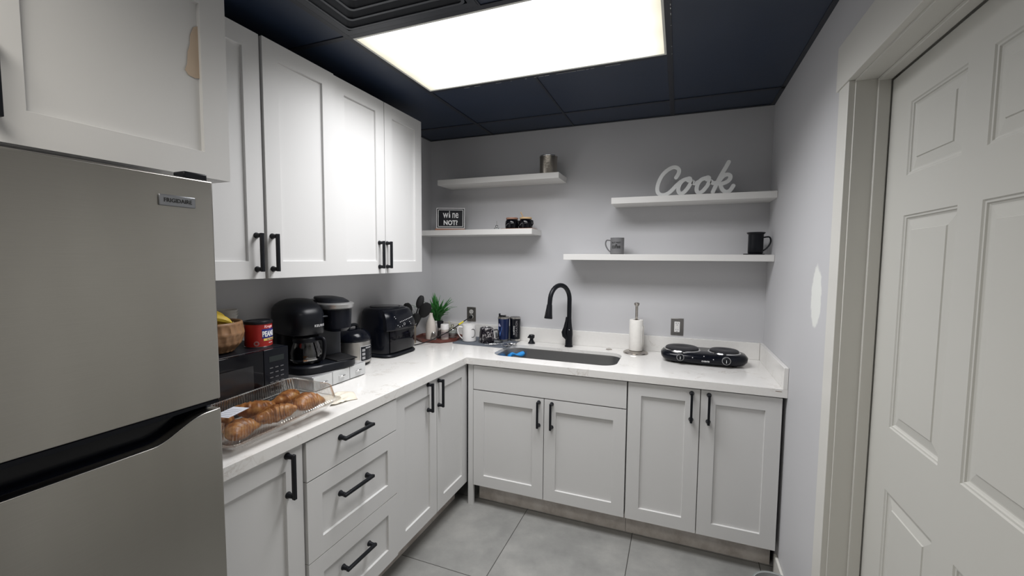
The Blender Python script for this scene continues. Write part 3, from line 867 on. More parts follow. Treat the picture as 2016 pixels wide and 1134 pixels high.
for dx, r in ((-.122, .0165), (.112, .0185)):
    fm = Matrix.Translation((dx, -.110, .041)) @ tilt
    MB().lathe([(r, 0), (r, .010), (r - .003, .012), (.001, .0125)], seg=28, mtx=fm).build('knob', M_blkp, HP)
    MB().lathe([(r + .0035, .0), (r + .0035, .0065), (r + .0005, .0065), (r + .0005, .0)], seg=36, cap0=False, cap1=False, mtx=fm).build('knob_ring', M_silver, HP)
    MB().box(-.0012, .0012, -.012, .004, .0122, .0135, fm).build('pointer', M_whitep, HP, smooth=False)
for dx, z in ((-.058, .046), (.0, .057), (.048, .044)):
    MB().ball((dx, -.1135 + (z > .05) * .004, z), .0028, 10).build('indicator_light', M_whitep, HP)
text('lettering', 'OVENTE', .0105, M_whitep, HP, lambda u, v, w: (.008 + u, -.1155 - w - (abs(u) < 0) * 0 - .0005, .030 + v), bold=.0003)
for dx in (-.16, .16):
    for dy in (-.05, .06):
        MB().lathe([(.012, 0), (.012, .010)], (dx, dy, 0), 16).build('foot', M_blkr, HP)

# ------------------------------------------------------------------ drying mat & what stands on it
MZ = ZC + .0055
mt = MB(); mt.prism(rrect(-.2025, .2025, -.140, .140, .02, 5), 0, .0055)
tag(mt.build('drying_mat', M_mat, loc=(.557, -.172, ZC), rot=(0, 0, radians(-1.5)), bevel=.0015), 'grey felt drying mat left of the sink', 'mat')
G = mug('coffee_mug', 'white mug with a black curved letter on the drying mat', (.437, -.205, MZ), .0485, .118, M_white, 212, hr=.033)
ring = []
m = MB()
def arcpts(R0, a0, zc, rr, th, w_):
    out = []
    for k in range(21):
        b = radians(-115 + 230 * k / 20)
        for q in (0,): out.append((cos(b) * rr, sin(b) * rr * 1.45))
    return out
A = arcpts(.0485, 0, 0, .020, 0, 0); fI = wrap(.0485, -33, .062)
R1 = []
for k, (u, v) in enumerate(A):
    n_ = Vector((u, v / 1.45, 0)).normalized()
    R1.append([fI(u - n_.x * .0021, v - n_.y * .0021, 0), fI(u + n_.x * .0021, v + n_.y * .0021, 0), fI(u + n_.x * .0021, v + n_.y * .0021, .0005), fI(u - n_.x * .0021, v - n_.y * .0021, .0005)])
m.rings(R1); m.build('letter', M_inkk, G, smooth=False)

CU = thing('upturned_cup', 'upside-down black marbled cup on the drying mat', 'cup', (.568, -.198, MZ))
MB().lathe([(.052, 0), (.054, .004), (.047, .098), (.043, .104), (.040, .104), (.038, .101), (.001, .101)], seg=44).build('body', M_marble, CU)
Q = smooth_path([(.050, .085), (.078, .086), (.085, .060), (.078, .030), (.053, .020)], 4)
MB().tube([(q.x * cos(radians(30)), q.x * sin(radians(30)), q.y) for q in Q], .005, 10).build('handle', M_marble, CU)

def tumbler(label, x, y, rb_, rt_, h, mat, deco):
    Tm = thing('tumbler', label, 'tumbler', (x, y, MZ))
    MB().lathe([(rb_ - .002, 0), (rb_, .002), (rb_ + .0005, .016)], seg=40).build('base_band', M_steel, Tm)
    MB().lathe([(rb_ + .001, .016), (rt_ - .001, h - .014), (rt_, h - .010)], seg=40).build('body', mat, Tm)
    MB().lathe([(rt_, h - .010), (rt_, h), (rt_ - .003, h + .001), (rt_ - .004, h - .006)], seg=40, cap1=False).build('rim', M_steel, Tm)
    if deco == 'blue':
        MB().lathe([(rt_ - .004, h - .006), (rt_ - .004, h + .004), (.001, h + .005)], seg=32).build('lid', M_clear, Tm)
        MB().box(-.030, .016, -.010, .010, h + .005, h + .012).build('lid_slider', M_blk, Tm, bevel=.002)
        MB().box(-.036, -.026, -.008, .008, h + .003, h + .024).build('lid_tab', M_blk, Tm, bevel=.003)
        MB().box(.010, .018, -.006, .006, h + .008, h + .020).build('lid_tab', M_chrome, Tm, bevel=.002)
        M_lb = plain('blue_print', (.10, .22, .62), .4); M_pl = plain('pale_print', (.52, .52, .72), .4)
        def fw2(u, v, w):
            r = rb_ + (rt_ - rb_) * max(0, min(1, (v - .016) / (h - .03))); a = radians(-112) + u / r
            return ((r + .0008 + w) * cos(a), (r + .0008 + w) * sin(a), v)
        def blob(name, outline, mt_):
            mbb = MB(); cx_ = sum(p[0] for p in outline) / len(outline)
            rows = {}
            mbb.rings([[fw2(u, v, .0) for u, v in outline], [fw2(u, v, .0004) for u, v in outline]])
            bmesh.ops.triangulate(mbb.bm, faces=[f for f in mbb.bm.faces if len(f.verts) > 4])
            mbb.build(name, mt_, Tm, smooth=False)
        blob('printed_motif', [(-.017, .112), (-.012, .118), (-.010, .126), (-.003, .130), (.003, .124), (.006, .118), (.012, .112), (.004, .109), (-.008, .109)], M_pl)
        for s_ in range(5):
            z0_, z1_ = .105 - s_ * .013, .105 - (s_ + 1) * .013
            w0, w1 = (.017, .016, .012, .009, .005, .002)[s_:s_ + 2]
            blob('printed_motif', [(-w0, z0_), (w0, z0_), (w1, z1_), (-w1, z1_)], M_lb)
    else:
        MB().lathe([(rt_ - .004, h - .006), (rt_ - .005, h + .002), (.001, h + .003)], seg=32).build('lid', M_smoke, Tm)
        def fw3(u, v, w):
            z = .09 + u; r = rb_ + (rt_ - rb_) * max(0, min(1, (z - .016) / (h - .03)))
            a = radians(-62) - v / r
            return ((r + .0008 + w) * cos(a), (r + .0008 + w) * sin(a), z)
        text('lettering', 'HYDRATION', .022, plain('mid_grey_print', (.22, .21, .22), .4), Tm, lambda u, v, w: fw3(u * .92, v - .006, w), bold=.0003)
        text('lettering', 'ice cold drinks', .012, M_whitep, Tm, lambda u, v, w: fw3(u * .9 - .01, v + .013, w), bold=.0003)
    return Tm
tumbler('dark blue steel tumbler with a pale and blue motif', .6600, -.108, .0340, .0415, .172, M_navy, 'blue')
tumbler('black steel tumbler with vertical white lettering', .7300, -.0625, .0350, .0395, .170, M_blkg, 'black')

# cutlery lying on the mat
def utensil(kind, label, x, y, rz, L=.185):
    U = thing(kind, label, kind, (x, y, MZ + .003), radians(rz), 'cutlery on the drying mat')
    if kind == 'spoon':
        MB().tube([(0, 0, 0), (L * .45, 0, .004), (L * .68, 0, .003)], [.0045, .0028, .0025], 8, flat=(1, .5)).build('handle', M_chrome, U)
        MB().ball((L * .84, 0, .003), .032, 14, (1, .62, .18)).build('bowl', M_chrome, U)
    else:
        MB().tube([(0, 0, 0), (L * .4, 0, .004), (L * .66, 0, .003)], [.0045, .0028, .003], 8, flat=(1, .5)).build('handle', M_chrome, U)
        mb = MB(); mb.box(L * .64, L * .76, -.011, .011, .0015, .0040)
        for k in range(4): mb.box(L * .76, L, -.011 + k * .0064, -.008 + k * .0064, .0015, .0040)
        mb.build('tines', M_chrome, U, bevel=.0006)
    return U
utensil('spoon', 'steel spoon lying on the mat in front of the blue tumbler', .600, -.292, 8)
utensil('fork', 'steel fork lying on the mat beside the spoon', .618, -.262, 22)
utensil('fork', 'steel fork lying nearest the sink on the mat', .640, -.290, 38)
MB_ = MB().lathe([(.034, 0), (.045, .004), (.050, .010), (.0485, .010), (.034, .003), (.001, .003)], seg=32)
tag(MB_.build('glass_dish', M_glass, loc=(.640, -.195, MZ)), 'small clear dish on the mat between cup and tumblers', 'dish')
MB_ = MB().lathe([(.022, 0), (.023, .003), (.026, .050), (.0245, .050), (.0215, .005), (.001, .004)], seg=28)
tag(MB_.build('glass_cup', M_glass, loc=(.605, -.065, MZ)), 'small clear cup by the backsplash behind the marbled cup', 'cup')

# ------------------------------------------------------------------ corner tray group
TRZ = ZC
TR = thing('serving_tray', 'reddish brown octagonal wooden tray in the corner of the counter', 'tray', (.190, -.200, TRZ), radians(9))
def octo(r, z): return [(r * cos(2 * pi * (k + .5) / 8), r * sin(2 * pi * (k + .5) / 8), z) for k in range(8)]
mb = MB(); mb.rings([octo(.150, 0), octo(.170, .003), octo(.177, .024), octo(.172, .024), octo(.164, .008), octo(.02, .008)])
mb.build('tray_body', M_traywood, TR, smooth=False)
TT = TRZ + .0082
tag(MB().lathe([(.033, 0), (.0365, .004), (.0375, .030), (.0370, .085), (.0330, .112), (.0240, .140), (.0150, .162), (.0125, .180), (.0135, .188), (.0095, .188), (.0085, .170), (.001, .165)], seg=40).build('ceramic_bottle', M_cream, loc=(.158, -.262, TT)),
    'off-white ceramic bottle vase on the corner tray', 'vase')
PG = thing('spice_grinder', 'black-topped pepper grinder right of the white bottle', 'grinder', (.205, -.212, TT))
MB().lathe([(.022, 0), (.022, .003), (.020, .040), (.018, .060)], seg=28).build('jar', M_smoke, PG)
MB().lathe([(.0185, .060), (.0195, .064), (.0195, .078), (.0185, .079)], seg=28).build('collar', M_chrome, PG)
MB().lathe([(.0200, .079), (.0240, .124), (.0230, .128), (.001, .129)], seg=28).build('cap', M_blkp, PG)
SJ = thing('salt_shaker', 'small clear glass shaker at the front of the corner tray', 'shaker', (.196, -.290, TT))
MB().lathe([(.018, 0), (.021, .003), (.0215, .022), (.015, .038), (.0135, .044)], seg=24).build('glass', M_glass, SJ)
MB().lathe([(.0140, .044), (.0140, .052), (.010, .058), (.001, .060)], seg=24).build('cap', M_chrome, SJ)
WS = thing('spice_shaker', 'white-topped spice shaker with a printed label', 'shaker', (.262, -.245, TT))
MB().lathe([(.026, 0), (.0275, .003), (.0275, .075)], seg=32).build('jar', M_cream, WS)
MB().lathe([(.0278, .020), (.0280, .062)], seg=32, cap0=False, cap1=False).build('label', plain('shaker_label', (.30, .25, .25), .5), WS)
MB().lathe([(.0300, .075), (.0305, .080), (.0290, .110), (.026, .113), (.001, .114)], seg=32).build('cap', M_white, WS)
SB = thing('sugar_bowl', 'clear glass sugar bowl with a pale spoon', 'bowl', (.265, -.140, TT))
MB().lathe([(.022, 0), (.034, .006), (.042, .030), (.040, .052), (.033, .064), (.0315, .064), (.038, .050), (.039, .030), (.030, .008), (.001, .006)], seg=36).build('bowl', M_glass, SB)
MB().lathe([(.030, .010), (.0375, .030), (.036, .040), (.001, .042)], seg=32).build('sugar', M_white, SB)
MB().lathe([(.034, .065), (.030, .071), (.010, .075), (.008, .080), (.012, .088), (.010, .096), (.001, .098)], seg=32).build('lid', thin_clear('milky_plastic', (.75, .74, .66), .2, .1, .8), SB)
MB().tube([(-.010, -.002, .055), (-.020, -.004, .09), (-.026, -.006, .122)], [.003, .0035, .006], 8, flat=(1, .5)).build('spoon', plain('sage_plastic', (.46, .47, .36), .5), SB)

# potted grass plant behind
PL = thing('potted_plant', 'bushy green grass plant in a white pot in the corner', 'potted plant', (.128, -.130, TT))
MB().lathe([(.030, 0), (.034, .004), (.044, .105), (.048, .107), (.049, .118), (.045, .119), (.043, .108), (.001, .106)], seg=36).build('pot', M_white, PL)
MB().lathe([(.0425, .1065), (.030, .110), (.001, .112)], seg=24).build('soil', M_blkr, PL)
rl = random.Random(11); m = MB()
def blade(m, a, L, lean, wid, droop, cx=0, cy=0):
    n_ = 9; rows = []
    ca, sa = cos(a), sin(a)
    for i in range(n_):
        t_ = i / (n_ - 1); rr = lean * L * (t_ ** 1.3); z = L * (t_ * (1 - .30 * lean) - droop * t_ ** 3)
        rr = rr * (1 + .25 * droop * t_)
        wv = wid * (.55 + 1.2 * t_) * (1 - t_ ** 2.2) + .0006
        px, py, pz = cx + ca * rr, cy + sa * rr, .106 + z
        rows.append([(px - sa * wv, py + ca * wv, pz + wv * .35), (px + ca * .0004, py + sa * .0004, pz - .0006), (px + sa * wv, py - ca * wv, pz + wv * .35)])
    m.rings(rows, False, False, closed=False)
for k in range(120):
    a = 2 * pi * k * .382 + rl.uniform(-.2, .2); u = (k % 13) / 13
    ln = rl.uniform(.12, .75)
    L = rl.uniform(.17, .25) * (1 - .12 * ln)
    # keep the leaves off both walls
    if cos(a) < -.2: L *= .72
    if sin(a) > .2: L *= .66
    blade(m, a, L, ln, rl.uniform(.0065, .0098), rl.uniform(.05, .45) * ln, rl.uniform(-.018, .018), rl.uniform(-.018, .018))
for a, L, ln in ((radians(-12), .235, .80), (radians(-32), .225, .85), (radians(-60), .20, .7), (radians(-3), .21, .62), (radians(-150), .19, .72), (radians(-130), .21, .5), (radians(195), .17, .45), (radians(-80), .22, .35)):
    blade(m, a, L, ln, .0065, .22)
for a, L, ln in ((222, .20, .85), (236, .25, .9), (248, .24, .75), (262, .22, .6), (230, .23, .45), (-20, .26, .7), (-40, .24, .55)):
    blade(m, radians(a), L, ln, .0085, .15)
fo = m.build('foliage', M_green, PL, angle=60)
fo.modifiers.new('t', 'SOLIDIFY').thickness = .0005

# utensil crock with black nylon tools
CK = thing('utensil_crock', 'metal utensil crock partly hidden behind the air fryer', 'crock', (.080, -.420, ZC))
MB().lathe([(.045, 0), (.048, .003), (.050, .125), (.0485, .125), (.046, .006), (.001, .005)], seg=36).build('body', steel('crock_steel', (.62, .58, .50), .35, (1, 1, 30)), CK)
def tool(name, label, p0, p1, head):
    U = thing(name, label, 'cooking utensil', p0, 0, None)
    v = Vector(p1) - Vector(p0); Ln = v.length; dn = v.normalized()
    MB().tube([(0, 0, 0), tuple(dn * Ln * .5), tuple(dn * Ln)], [.006, .0055, .005], 10).build('handle', M_blkr, U)
    c_ = dn * (Ln + head[0] * .85)
    # head lies in the plane facing the room
    zax = dn; xax = Vector(head[3]).normalized(); yax = zax.cross(xax).normalized(); xax = yax.cross(zax)
    mt_ = Matrix((xax, yax, zax)).transposed().to_4x4(); mt_.translation = c_
    mb = MB(); mb.ball((0, 0, 0), 1, 18, (head[1], head[2], head[0])); bmesh.ops.transform(mb.bm, matrix=mt_, verts=mb.bm.verts)
    mb.build('head', M_blkr, U, angle=60)
    return U
zb_ = ZC + .010
tool('serving_spoon', 'big black serving spoon leaning out of the crock', (.062, -.405, zb_), (.160, -.385, 1.100), (.060, .040, .010, (.8, .45, 0)))
tool('slotted_spoon', 'black slotted spoon behind the big serving spoon', (.080, -.440, zb_), (.112, -.352, 1.155), (.050, .026, .008, (.8, .5, 0)))
tool('spatula', 'black spatula leaning left in the crock', (.098, -.400, zb_), (.078, -.420, 1.115), (.044, .032, .005, (.8, .5, 0)))
tool('ladle', 'black ladle low in the utensil crock', (.058, -.425, zb_), (.140, -.452, 1.062), (.045, .032, .014, (.8, .5, .1)))

# power cord
cd = thing('power_cord', 'black power cord with a yellow tag running from the left outlet', 'cord', (.352, -.007, 1.0615))
off = Vector((.352, -.007, 1.0615))
path = smooth_path([(.352, -.030, 1.060), (.346, -.066, 1.050), (.330, -.130, 1.028), (.312, -.200, 1.002), (.292, -.270, .978), (.268, -.335, .960), (.225, -.395, .935), (.175, -.455, .9185), (.130, -.505, .9165), (.080, -.545, .9165), (.045, -.560, .9165)], 6)
MB().tube([tuple(p - off) for p in path], .0034, 10).build('cable', M_blkr, cd)
MB().tube([(0, 0, 0), (0, -.010, 0), (0, -.022, -.001), (0, -.028, -.002)], [.013, .0135, .010, .0045], 18).build('plug', M_blkr, cd)
i0 = 10
MB().tube([tuple(p - off) for p in path[i0:i0 + 5]], .0066, 12).build('tag', M_yellow, cd)

# ------------------------------------------------------------------ air fryer
AF = thing('air_fryer', 'large glossy black air fryer on the left counter', 'air fryer', (.012, -.866, ZC), 0)
# local: x 0..0.245 (front +x), y 0..0.295
ax, ay = .122, .148
MB().loft([(.000, ax, ay, .120, .142, 4.5), (.006, ax, ay, .128, .151, 4.5), (.012, ax, ay, .127, .150, 4.5), (.020, ax, ay, .120, .143, 4.5)], 72).build('base', M_blkp, AF, angle=50)
MB().loft([(.018, ax - .004, ay, .114, .138, 4.5), (.030, ax - .004, ay, .118, .142, 4.5), (.150, ax - .006, ay, .118, .144, 4.2), (.220, ax - .008, ay, .115, .142, 4.), (.262, ax - .014, ay, .107, .135, 3.6), (.280, ax - .018, ay, .098, .126, 3.2), (.287, ax - .020, ay, .088, .116, 3.0)], 72).build('body', M_blkg, AF, angle=50)
MB().lathe([(.088, 0), (.088, .004), (.082, .007), (.001, .007)], (ax - .020, ay, .285), 48).build('top_cover', M_glassblk, AF)
MB().lathe([(.0905, 0), (.0905, .0055), (.0880, .0055), (.0880, 0)], (ax - .020, ay, .286), 48, False, False).build('top_ring', M_grey, AF)
# curved control panel hood (upper front)
R = []
for z, xo, hw in ((.158, .2495, .139), (.165, .2540, .142), (.205, .2500, .140), (.245, .2380, .134), (.268, .2240, .128), (.278, .2080, .120)):
    ring = []
    for i in range(17):
        u = -1 + i / 8; ring.append((xo - .030 * abs(u) ** 4, ay + u * hw, z))
    for i in range(17):
        u = 1 - i / 8; ring.append((xo - .060 - .0 * abs(u), ay + u * hw * .96, z))
    R.append(ring)
mb = MB(); mb.rings(R); mb.build('control_panel', M_blkg, AF, angle=40)
R = []
for z, xo in ((.028, .2400), (.034, .2440), (.152, .2440), (.156, .2420)):
    ring = [(xo - .012 * abs(-1 + i / 8) ** 4, ay + (-1 + i / 8) * .122, z) for i in range(17)] + [(.22, ay + (1 - i / 8) * .118, z) for i in range(17)]
    R.append(ring)
mb = MB(); mb.rings(R); mb.build('basket_front', M_glassblk, AF, angle=40)
def afp(u, v, w=0.):     # point on the panel face
    z = .168 + v; xo = .2540 - (z - .165) * .10 if z < .205 else .2500 - (z - .205) * .30
    return (xo - .030 * abs(u / .141) ** 4 + w, ay + u, z)
for i in range(9):
    for v in ((.038,) if i not in (0, 1) else (.038,)):
        p = afp(-.048 + i * .016, v + .002 * i, .0006)
        MB().ball(p, .0032, 8, (.5, 1, 1)).build('icon_light', M_whitep, AF)
for u, v in ((-.085, .072), (-.080, .062), (-.072, .020), (-.056, .010), (-.030, .012), (.055, .016), (.045, .028)):
    MB().ball(afp(u, v, .0006), .0028, 8, (.5, 1, 1)).build('icon_light', M_whitep, AF)
p = afp(-.012, .022, .001)
MB().lathe([(.0085, 0), (.0085, .002), (.0060, .002), (.0060, 0)], seg=20, cap0=False, cap1=False, mtx=Matrix.Translation(p) @ Matrix.Rotation(R90, 4, 'Y')).build('dial', M_silver, AF)
MB().box(.2540, .2560, ay + .028, ay + .086, .163, .166).build('panel_mark', M_grey, AF, smooth=False)

# ------------------------------------------------------------------ rice cooker
RC = thing('rice_cooker', 'small stainless rice cooker with a black lid', 'rice cooker', (.140, -1.030, ZC))
rr_ = .094
MB().lathe([(rr_ - .010, .012), (rr_, .018), (rr_, .132), (rr_ - .001, .134)], seg=56).build('body', M_steel, RC)
MB().lathe([(rr_ - .012, .006), (rr_ - .004, .012), (rr_ - .012, .013)], seg=56).build('base_ring', M_blkp, RC)
MB().lathe([(rr_ - .001, .134), (rr_ + .002, .138), (rr_ - .001, .155), (rr_ - .012, .176), (rr_ - .030, .190), (rr_ - .052, .196), (.001, .198)], seg=56).build('lid', M_blkg, RC, angle=50)
mb = MB(); Q = smooth_path([(-.032, .190), (-.030, .212), (0, .219), (.030, .212), (.032, .190)], 4)
mb.tube([(0, q.x, q.y) for q in Q], .009, 12, flat=(1, 1)).build('lid_handle', M_blkp, RC)
for a in (-15, 105, 225):
    MB().lathe([(.010, 0), (.012, .012)], (rr_ * .86 * cos(radians(a)), rr_ * .86 * sin(radians(a)), 0), 14).build('foot', M_blkr, RC)
def rcw(u, v, w):
    a = radians(-1) + u / rr_
    return ((rr_ + .0008 + w) * cos(a), (rr_ + .0008 + w) * sin(a), .070 + v)
def curved_rect(fn, u0, u1, v0, v1, w0, w1, n_=14):
    mb = MB(); R = []
    for i in range(n_ + 1):
        u = u0 + (u1 - u0) * i / n_
        R.append([fn(u, v0, w0), fn(u, v1, w0), fn(u, v1, w1), fn(u, v0, w1)])
    return mb.rings(R)
curved_rect(rcw, -.042, .042, -.042, .042, 0, .0016).build('control_panel', M_silver, RC)
curved_rect(rcw, -.038, .038, -.038, .038, .0016, .0022).build('panel_face', M_blkg, RC)
for i in range(3):
    curved_rect(rcw, -.032, -.014, -.030 + .021 * i, -.016 + .021 * i, .0022, .0028, 4).build('button', M_greyp, RC)
    curved_rect(rcw, .012, .032, -.030 + .019 * i, -.018 + .019 * i, .0022, .0028, 4).build('button', M_grey, RC)
curved_rect(rcw, -.010, .030, .026, .033, .0022, .0028, 6).build('display', M_greyp, RC)

# ------------------------------------------------------------------ coffee pod drawer
PD = thing('pod_drawer', 'low silver coffee pod drawer under the coffee maker', 'pod drawer', (0, 0, ZC))
py0, py1, pxf, ph = -1.506, -1.176, .347, .067
MB().box(.030, pxf - .006, py0, py1, .002, ph).build('case', M_silver, PD, bevel=.001)
dwid = (py1 - py0) / 3
for i in range(3):
    a = py0 + dwid * i + .0015; b = a + dwid - .003
    D = MB().box(pxf - .005, pxf, a, b, .005, ph - .003).build('drawer', plain('drawer_silver', (.56, .57, .57), .35, .15), PD, bevel=.001)
    mb = MB(); c_ = (a + b) / 2
    mb.tube([(pxf - .001, c_ - .017, .036), (pxf + .010, c_ - .013, .036), (pxf + .013, c_, .036), (pxf + .010, c_ + .013, .036), (pxf - .001, c_ + .017, .036)], [.003, .0036, .004, .0036, .003], 10)
    mb.build('handle', M_chrome, D)

# ------------------------------------------------------------------ coffee maker
KA = radians(-15); KO = (.187, -1.342)
KM = thing('coffee_maker', 'large black dual coffee maker with a glass carafe', 'coffee maker', (KO[0], KO[1], ZC + ph), KA)
# local frame: +x forwards, -y is the carafe side, +y the pod side
yc, yp, xc_ = -.072, .078, .058
MB().loft([(.000, 0, 0, .150, .148, 4), (.004, 0, 0, .156, .153, 4), (.030, 0, 0, .156, .153, 4), (.036, 0, 0, .151, .148, 4)], 72).build('base', M_blkp, KM, angle=40)
MB().loft([(.030, -.095, 0, .055, .146, 5), (.178, -.095, 0, .055, .146, 5), (.182, -.095, .03, .055, .112, 5), (.285, -.095, .03, .055, .112, 5), (.303, -.092, .03, .050, .104, 4), (.312, -.085, .03, .036, .090, 3)], 64).build('reservoir', M_blkp, KM, angle=40)
MB().loft([(.172, -.015, yc, .132, .080, 3.2), (.176, -.015, yc, .138, .083, 3.2), (.262, -.015, yc, .138, .083, 3.2), (.282, -.018, yc, .133, .081, 3.0), (.298, -.026, yc + .004, .121, .074, 2.8), (.312, -.040, yc + .012, .098, .062, 2.6), (.322, -.052, yc + .024, .066, .046, 2.4)], 64).build('brew_head', M_blkp, KM, angle=60)
MB().loft([(.170, .060, yp, .052, .046, 2.6), (.185, .060, yp, .066, .060, 2.6), (.280, .056, yp, .074, .068, 2.4), (.288, .054, yp, .072, .066, 2.4)], 56).build('pod_brewer', M_blkg, KM, angle=40)
MB().loft([(.276, .050, yp, .082, .072, 2.3), (.282, .052, yp, .090, .077, 2.3), (.300, .054, yp, .092, .079, 2.3), (.306, .052, yp, .085, .073, 2.3)], 64).build('silver_band', plain('satin_silver', (.60, .60, .60), .28, .85), KM, angle=40)
MB().loft([(.300, .040, yp, .086, .071, 2.3), (.312, .025, yp, .084, .068, 2.3), (.324, .005, yp - .005, .078, .060, 2.3), (.330, -.02, yp - .01, .052, .045, 2.2)], 64).build('lid', M_blkp, KM, angle=60)
MB().box(-.060, .0, yp - .062, yp + .062, .034, .200).build('column', M_grey, KM, bevel=.008)
MB().box(.008, .148, yp - .052, yp + .055, .0355, .041).build('drip_tray', M_blkr, KM, bevel=.002)
MB().lathe([(.070, .035), (.070, .040), (.001, .040)], (xc_, yc, 0), 40).build('warming_plate', M_blkg, KM)
def kloc(x, y): return (KO[0] + x * cos(KA) - y * sin(KA), KO[1] + x * sin(KA) + y * cos(KA))
cx0, cy0 = kloc(xc_, yc)
CF = thing('carafe', 'glass coffee carafe with black handle in the coffee maker', 'carafe', (cx0, cy0, ZC + ph + .0405), KA)
MB().lathe([(.052, 0), (.062, .004), (.068, .022), (.068, .050), (.060, .082), (.053, .100), (.053, .106), (.0515, .106), (.0515, .100), (.058, .082), (.0662, .050), (.066, .022), (.058, .006), (.001, .004)], seg=44).build('glass', M_smoke, CF)
MB().lathe([(.0545, .096), (.0555, .100), (.0555, .112), (.052, .120), (.040, .1280), (.001, .129)], seg=44).build('lid', M_blkp, CF)
a = radians(22); c_, s_ = cos(a), sin(a)
Q = smooth_path([(.050, .110), (.078, .114), (.092, .110), (.097, .092), (.095, .050), (.086, .022), (.069, .020)], 4)
MB().tube([(q.x * c_, q.x * s_, q.y) for q in Q], .0080, 12, flat=(.8, 1.15)).build('handle', M_blkp, CF)
MB().lathe([(.0690, .018), (.0695, .018), (.0695, .024), (.0690, .024)], seg=44, cap0=False, cap1=False).build('band', M_chrome, CF)
text('lettering', 'KEURIG', .0145, plain('logo_grey', (.55, .55, .56), .4), KM, lambda u, v, w: (
    -.015 + (.138 + .0006 + w) * (1 - abs(min(.98, (u + .034) / .083)) ** 3.2) ** (1 / 3.2), yc + .034 + u, .212 + v), bold=.0004, space=1.15)
MB().box(.085, .112, yc + .040, yc + .078, .246, .252).build('brew_lever', M_grey, KM, bevel=.002)

# ------------------------------------------------------------------ microwave
MX, MY0, MY1, MZT = .328, -2.090, -1.612, .2285
MW = thing('microwave', 'black countertop microwave beside the fridge', 'microwave', (0, 0, ZC))
MB().box(.030, MX - .020, MY0, MY1, .010, MZT).build('case', M_blkp, MW, bevel=.003)
MB().box(MX - .019, MX - .001, MY0, MY1 - .112, .012, MZT - .001).build('door', M_glassblk, MW, bevel=.002)
MB().box(MX - .0012, MX - .0004, MY0 + .045, MY1 - .155, .045, MZT - .050).build('window', plain('door_mesh', (.020, .020, .022), .12), MW, smooth=False)
MB().box(MX - .019, MX - .001, MY1 - .110, MY1, .012, MZT - .001).build('control_panel', M_blkg, MW, bevel=.002)
MB().box(MX - .0012, MX - .0002, MY1 - .088, MY1 - .022, MZT - .052, MZT - .030).build('display', plain('display_dark', (.010, .016, .016), .1), MW, smooth=False)
for i in range(3):
    for j in range(6):
        y_ = MY1 - .086 + i * .024; z_ = MZT - .078 - j * .019
        MB().box(MX - .0012, MX - .0002, y_, y_ + .014, z_, z_ + .0035).build('button_mark', plain('button_grey', (.10, .10, .105), .5), MW, smooth=False)
for yy_ in (MY0 + .04, MY1 - .04):
    for xx in (.07, .28):
        MB().lathe([(.011, 0), (.011, .010)], (xx, yy_, 0), 12).build('foot', M_blkr, MW)
ZM = ZC + MZT

# can of peanuts
PC = thing('peanut_can', 'red and navy can of peanuts on the microwave', 'can', (.232, -1.668, ZM))
cr, ch = .0505, .098
MB().lathe([(cr - .001, 0), (cr, .0015), (cr, .004), (cr - .001, .0045)], seg=48).build('bottom_rim', M_chrome, PC)
MB().lathe([(cr - .0012, .0045), (cr - .0012, ch - .006)], seg=48).build('body', M_can, PC)
MB().lathe([(cr - .0008, ch - .006), (cr + .0012, ch - .005), (cr + .0014, ch + .004), (cr, ch + .006), (cr - .006, ch + .0055), (cr - .008, ch + .003), (.001, ch + .003)], seg=48).build('lid', M_blkp, PC)
ca0 = radians(10)
def cw(u, v, w):
    a = ca0 + u / cr
    return ((cr - .0010 + w) * cos(a), (cr - .0010 + w) * sin(a), v)
curved_rect(cw, -.030, .050, .050, .073, 0, .0004).build('label_band', M_cannavy, PC)
curved_rect(cw, -.030, .050, .036, .050, 0, .0003).build('label_band', M_cannavy, PC)
curved_rect(cw, -.024, .050, .026, .035, .0003, .0007).build('label_stripe', M_canyel, PC)
text('lettering', 'PEANUTS', .030, M_whitep, PC, lambda u, v, w: cw(u * .62 + .010, v + .052, w + .0005), bold=.0010)
text('lettering', 'Kroger', .014, plain('pink_print', (.85, .45, .45), .5), PC, lambda u, v, w: cw(u - .000, v + .082, w + .0002), bold=.0006)
text('lettering', 'Dry Roasted', .0075, M_cannavy, PC, lambda u, v, w: cw(u * .9 + .006, v + .0305, w + .0007), bold=.0001)
text('lettering', 'NET WT', .006, M_whitep, PC, lambda u, v, w: cw(u + .008, v + .016, w + .0002))
m = MB()
for ro, ri in ((.0095, .0080), (.0065, .0055)):
    R = []
    for k in range(25):
        b = 2 * pi * k / 24
        R.append([cw(-.050 + cos(b) * q, .017 + sin(b) * q, w_) for q, w_ in ((ri, 0), (ro, 0), (ro, .0004), (ri, .0004))])
    m.rings(R, False, False)
m.build('label_seal', plain('seal_grey', (.38, .30, .30), .5), PC, smooth=False)

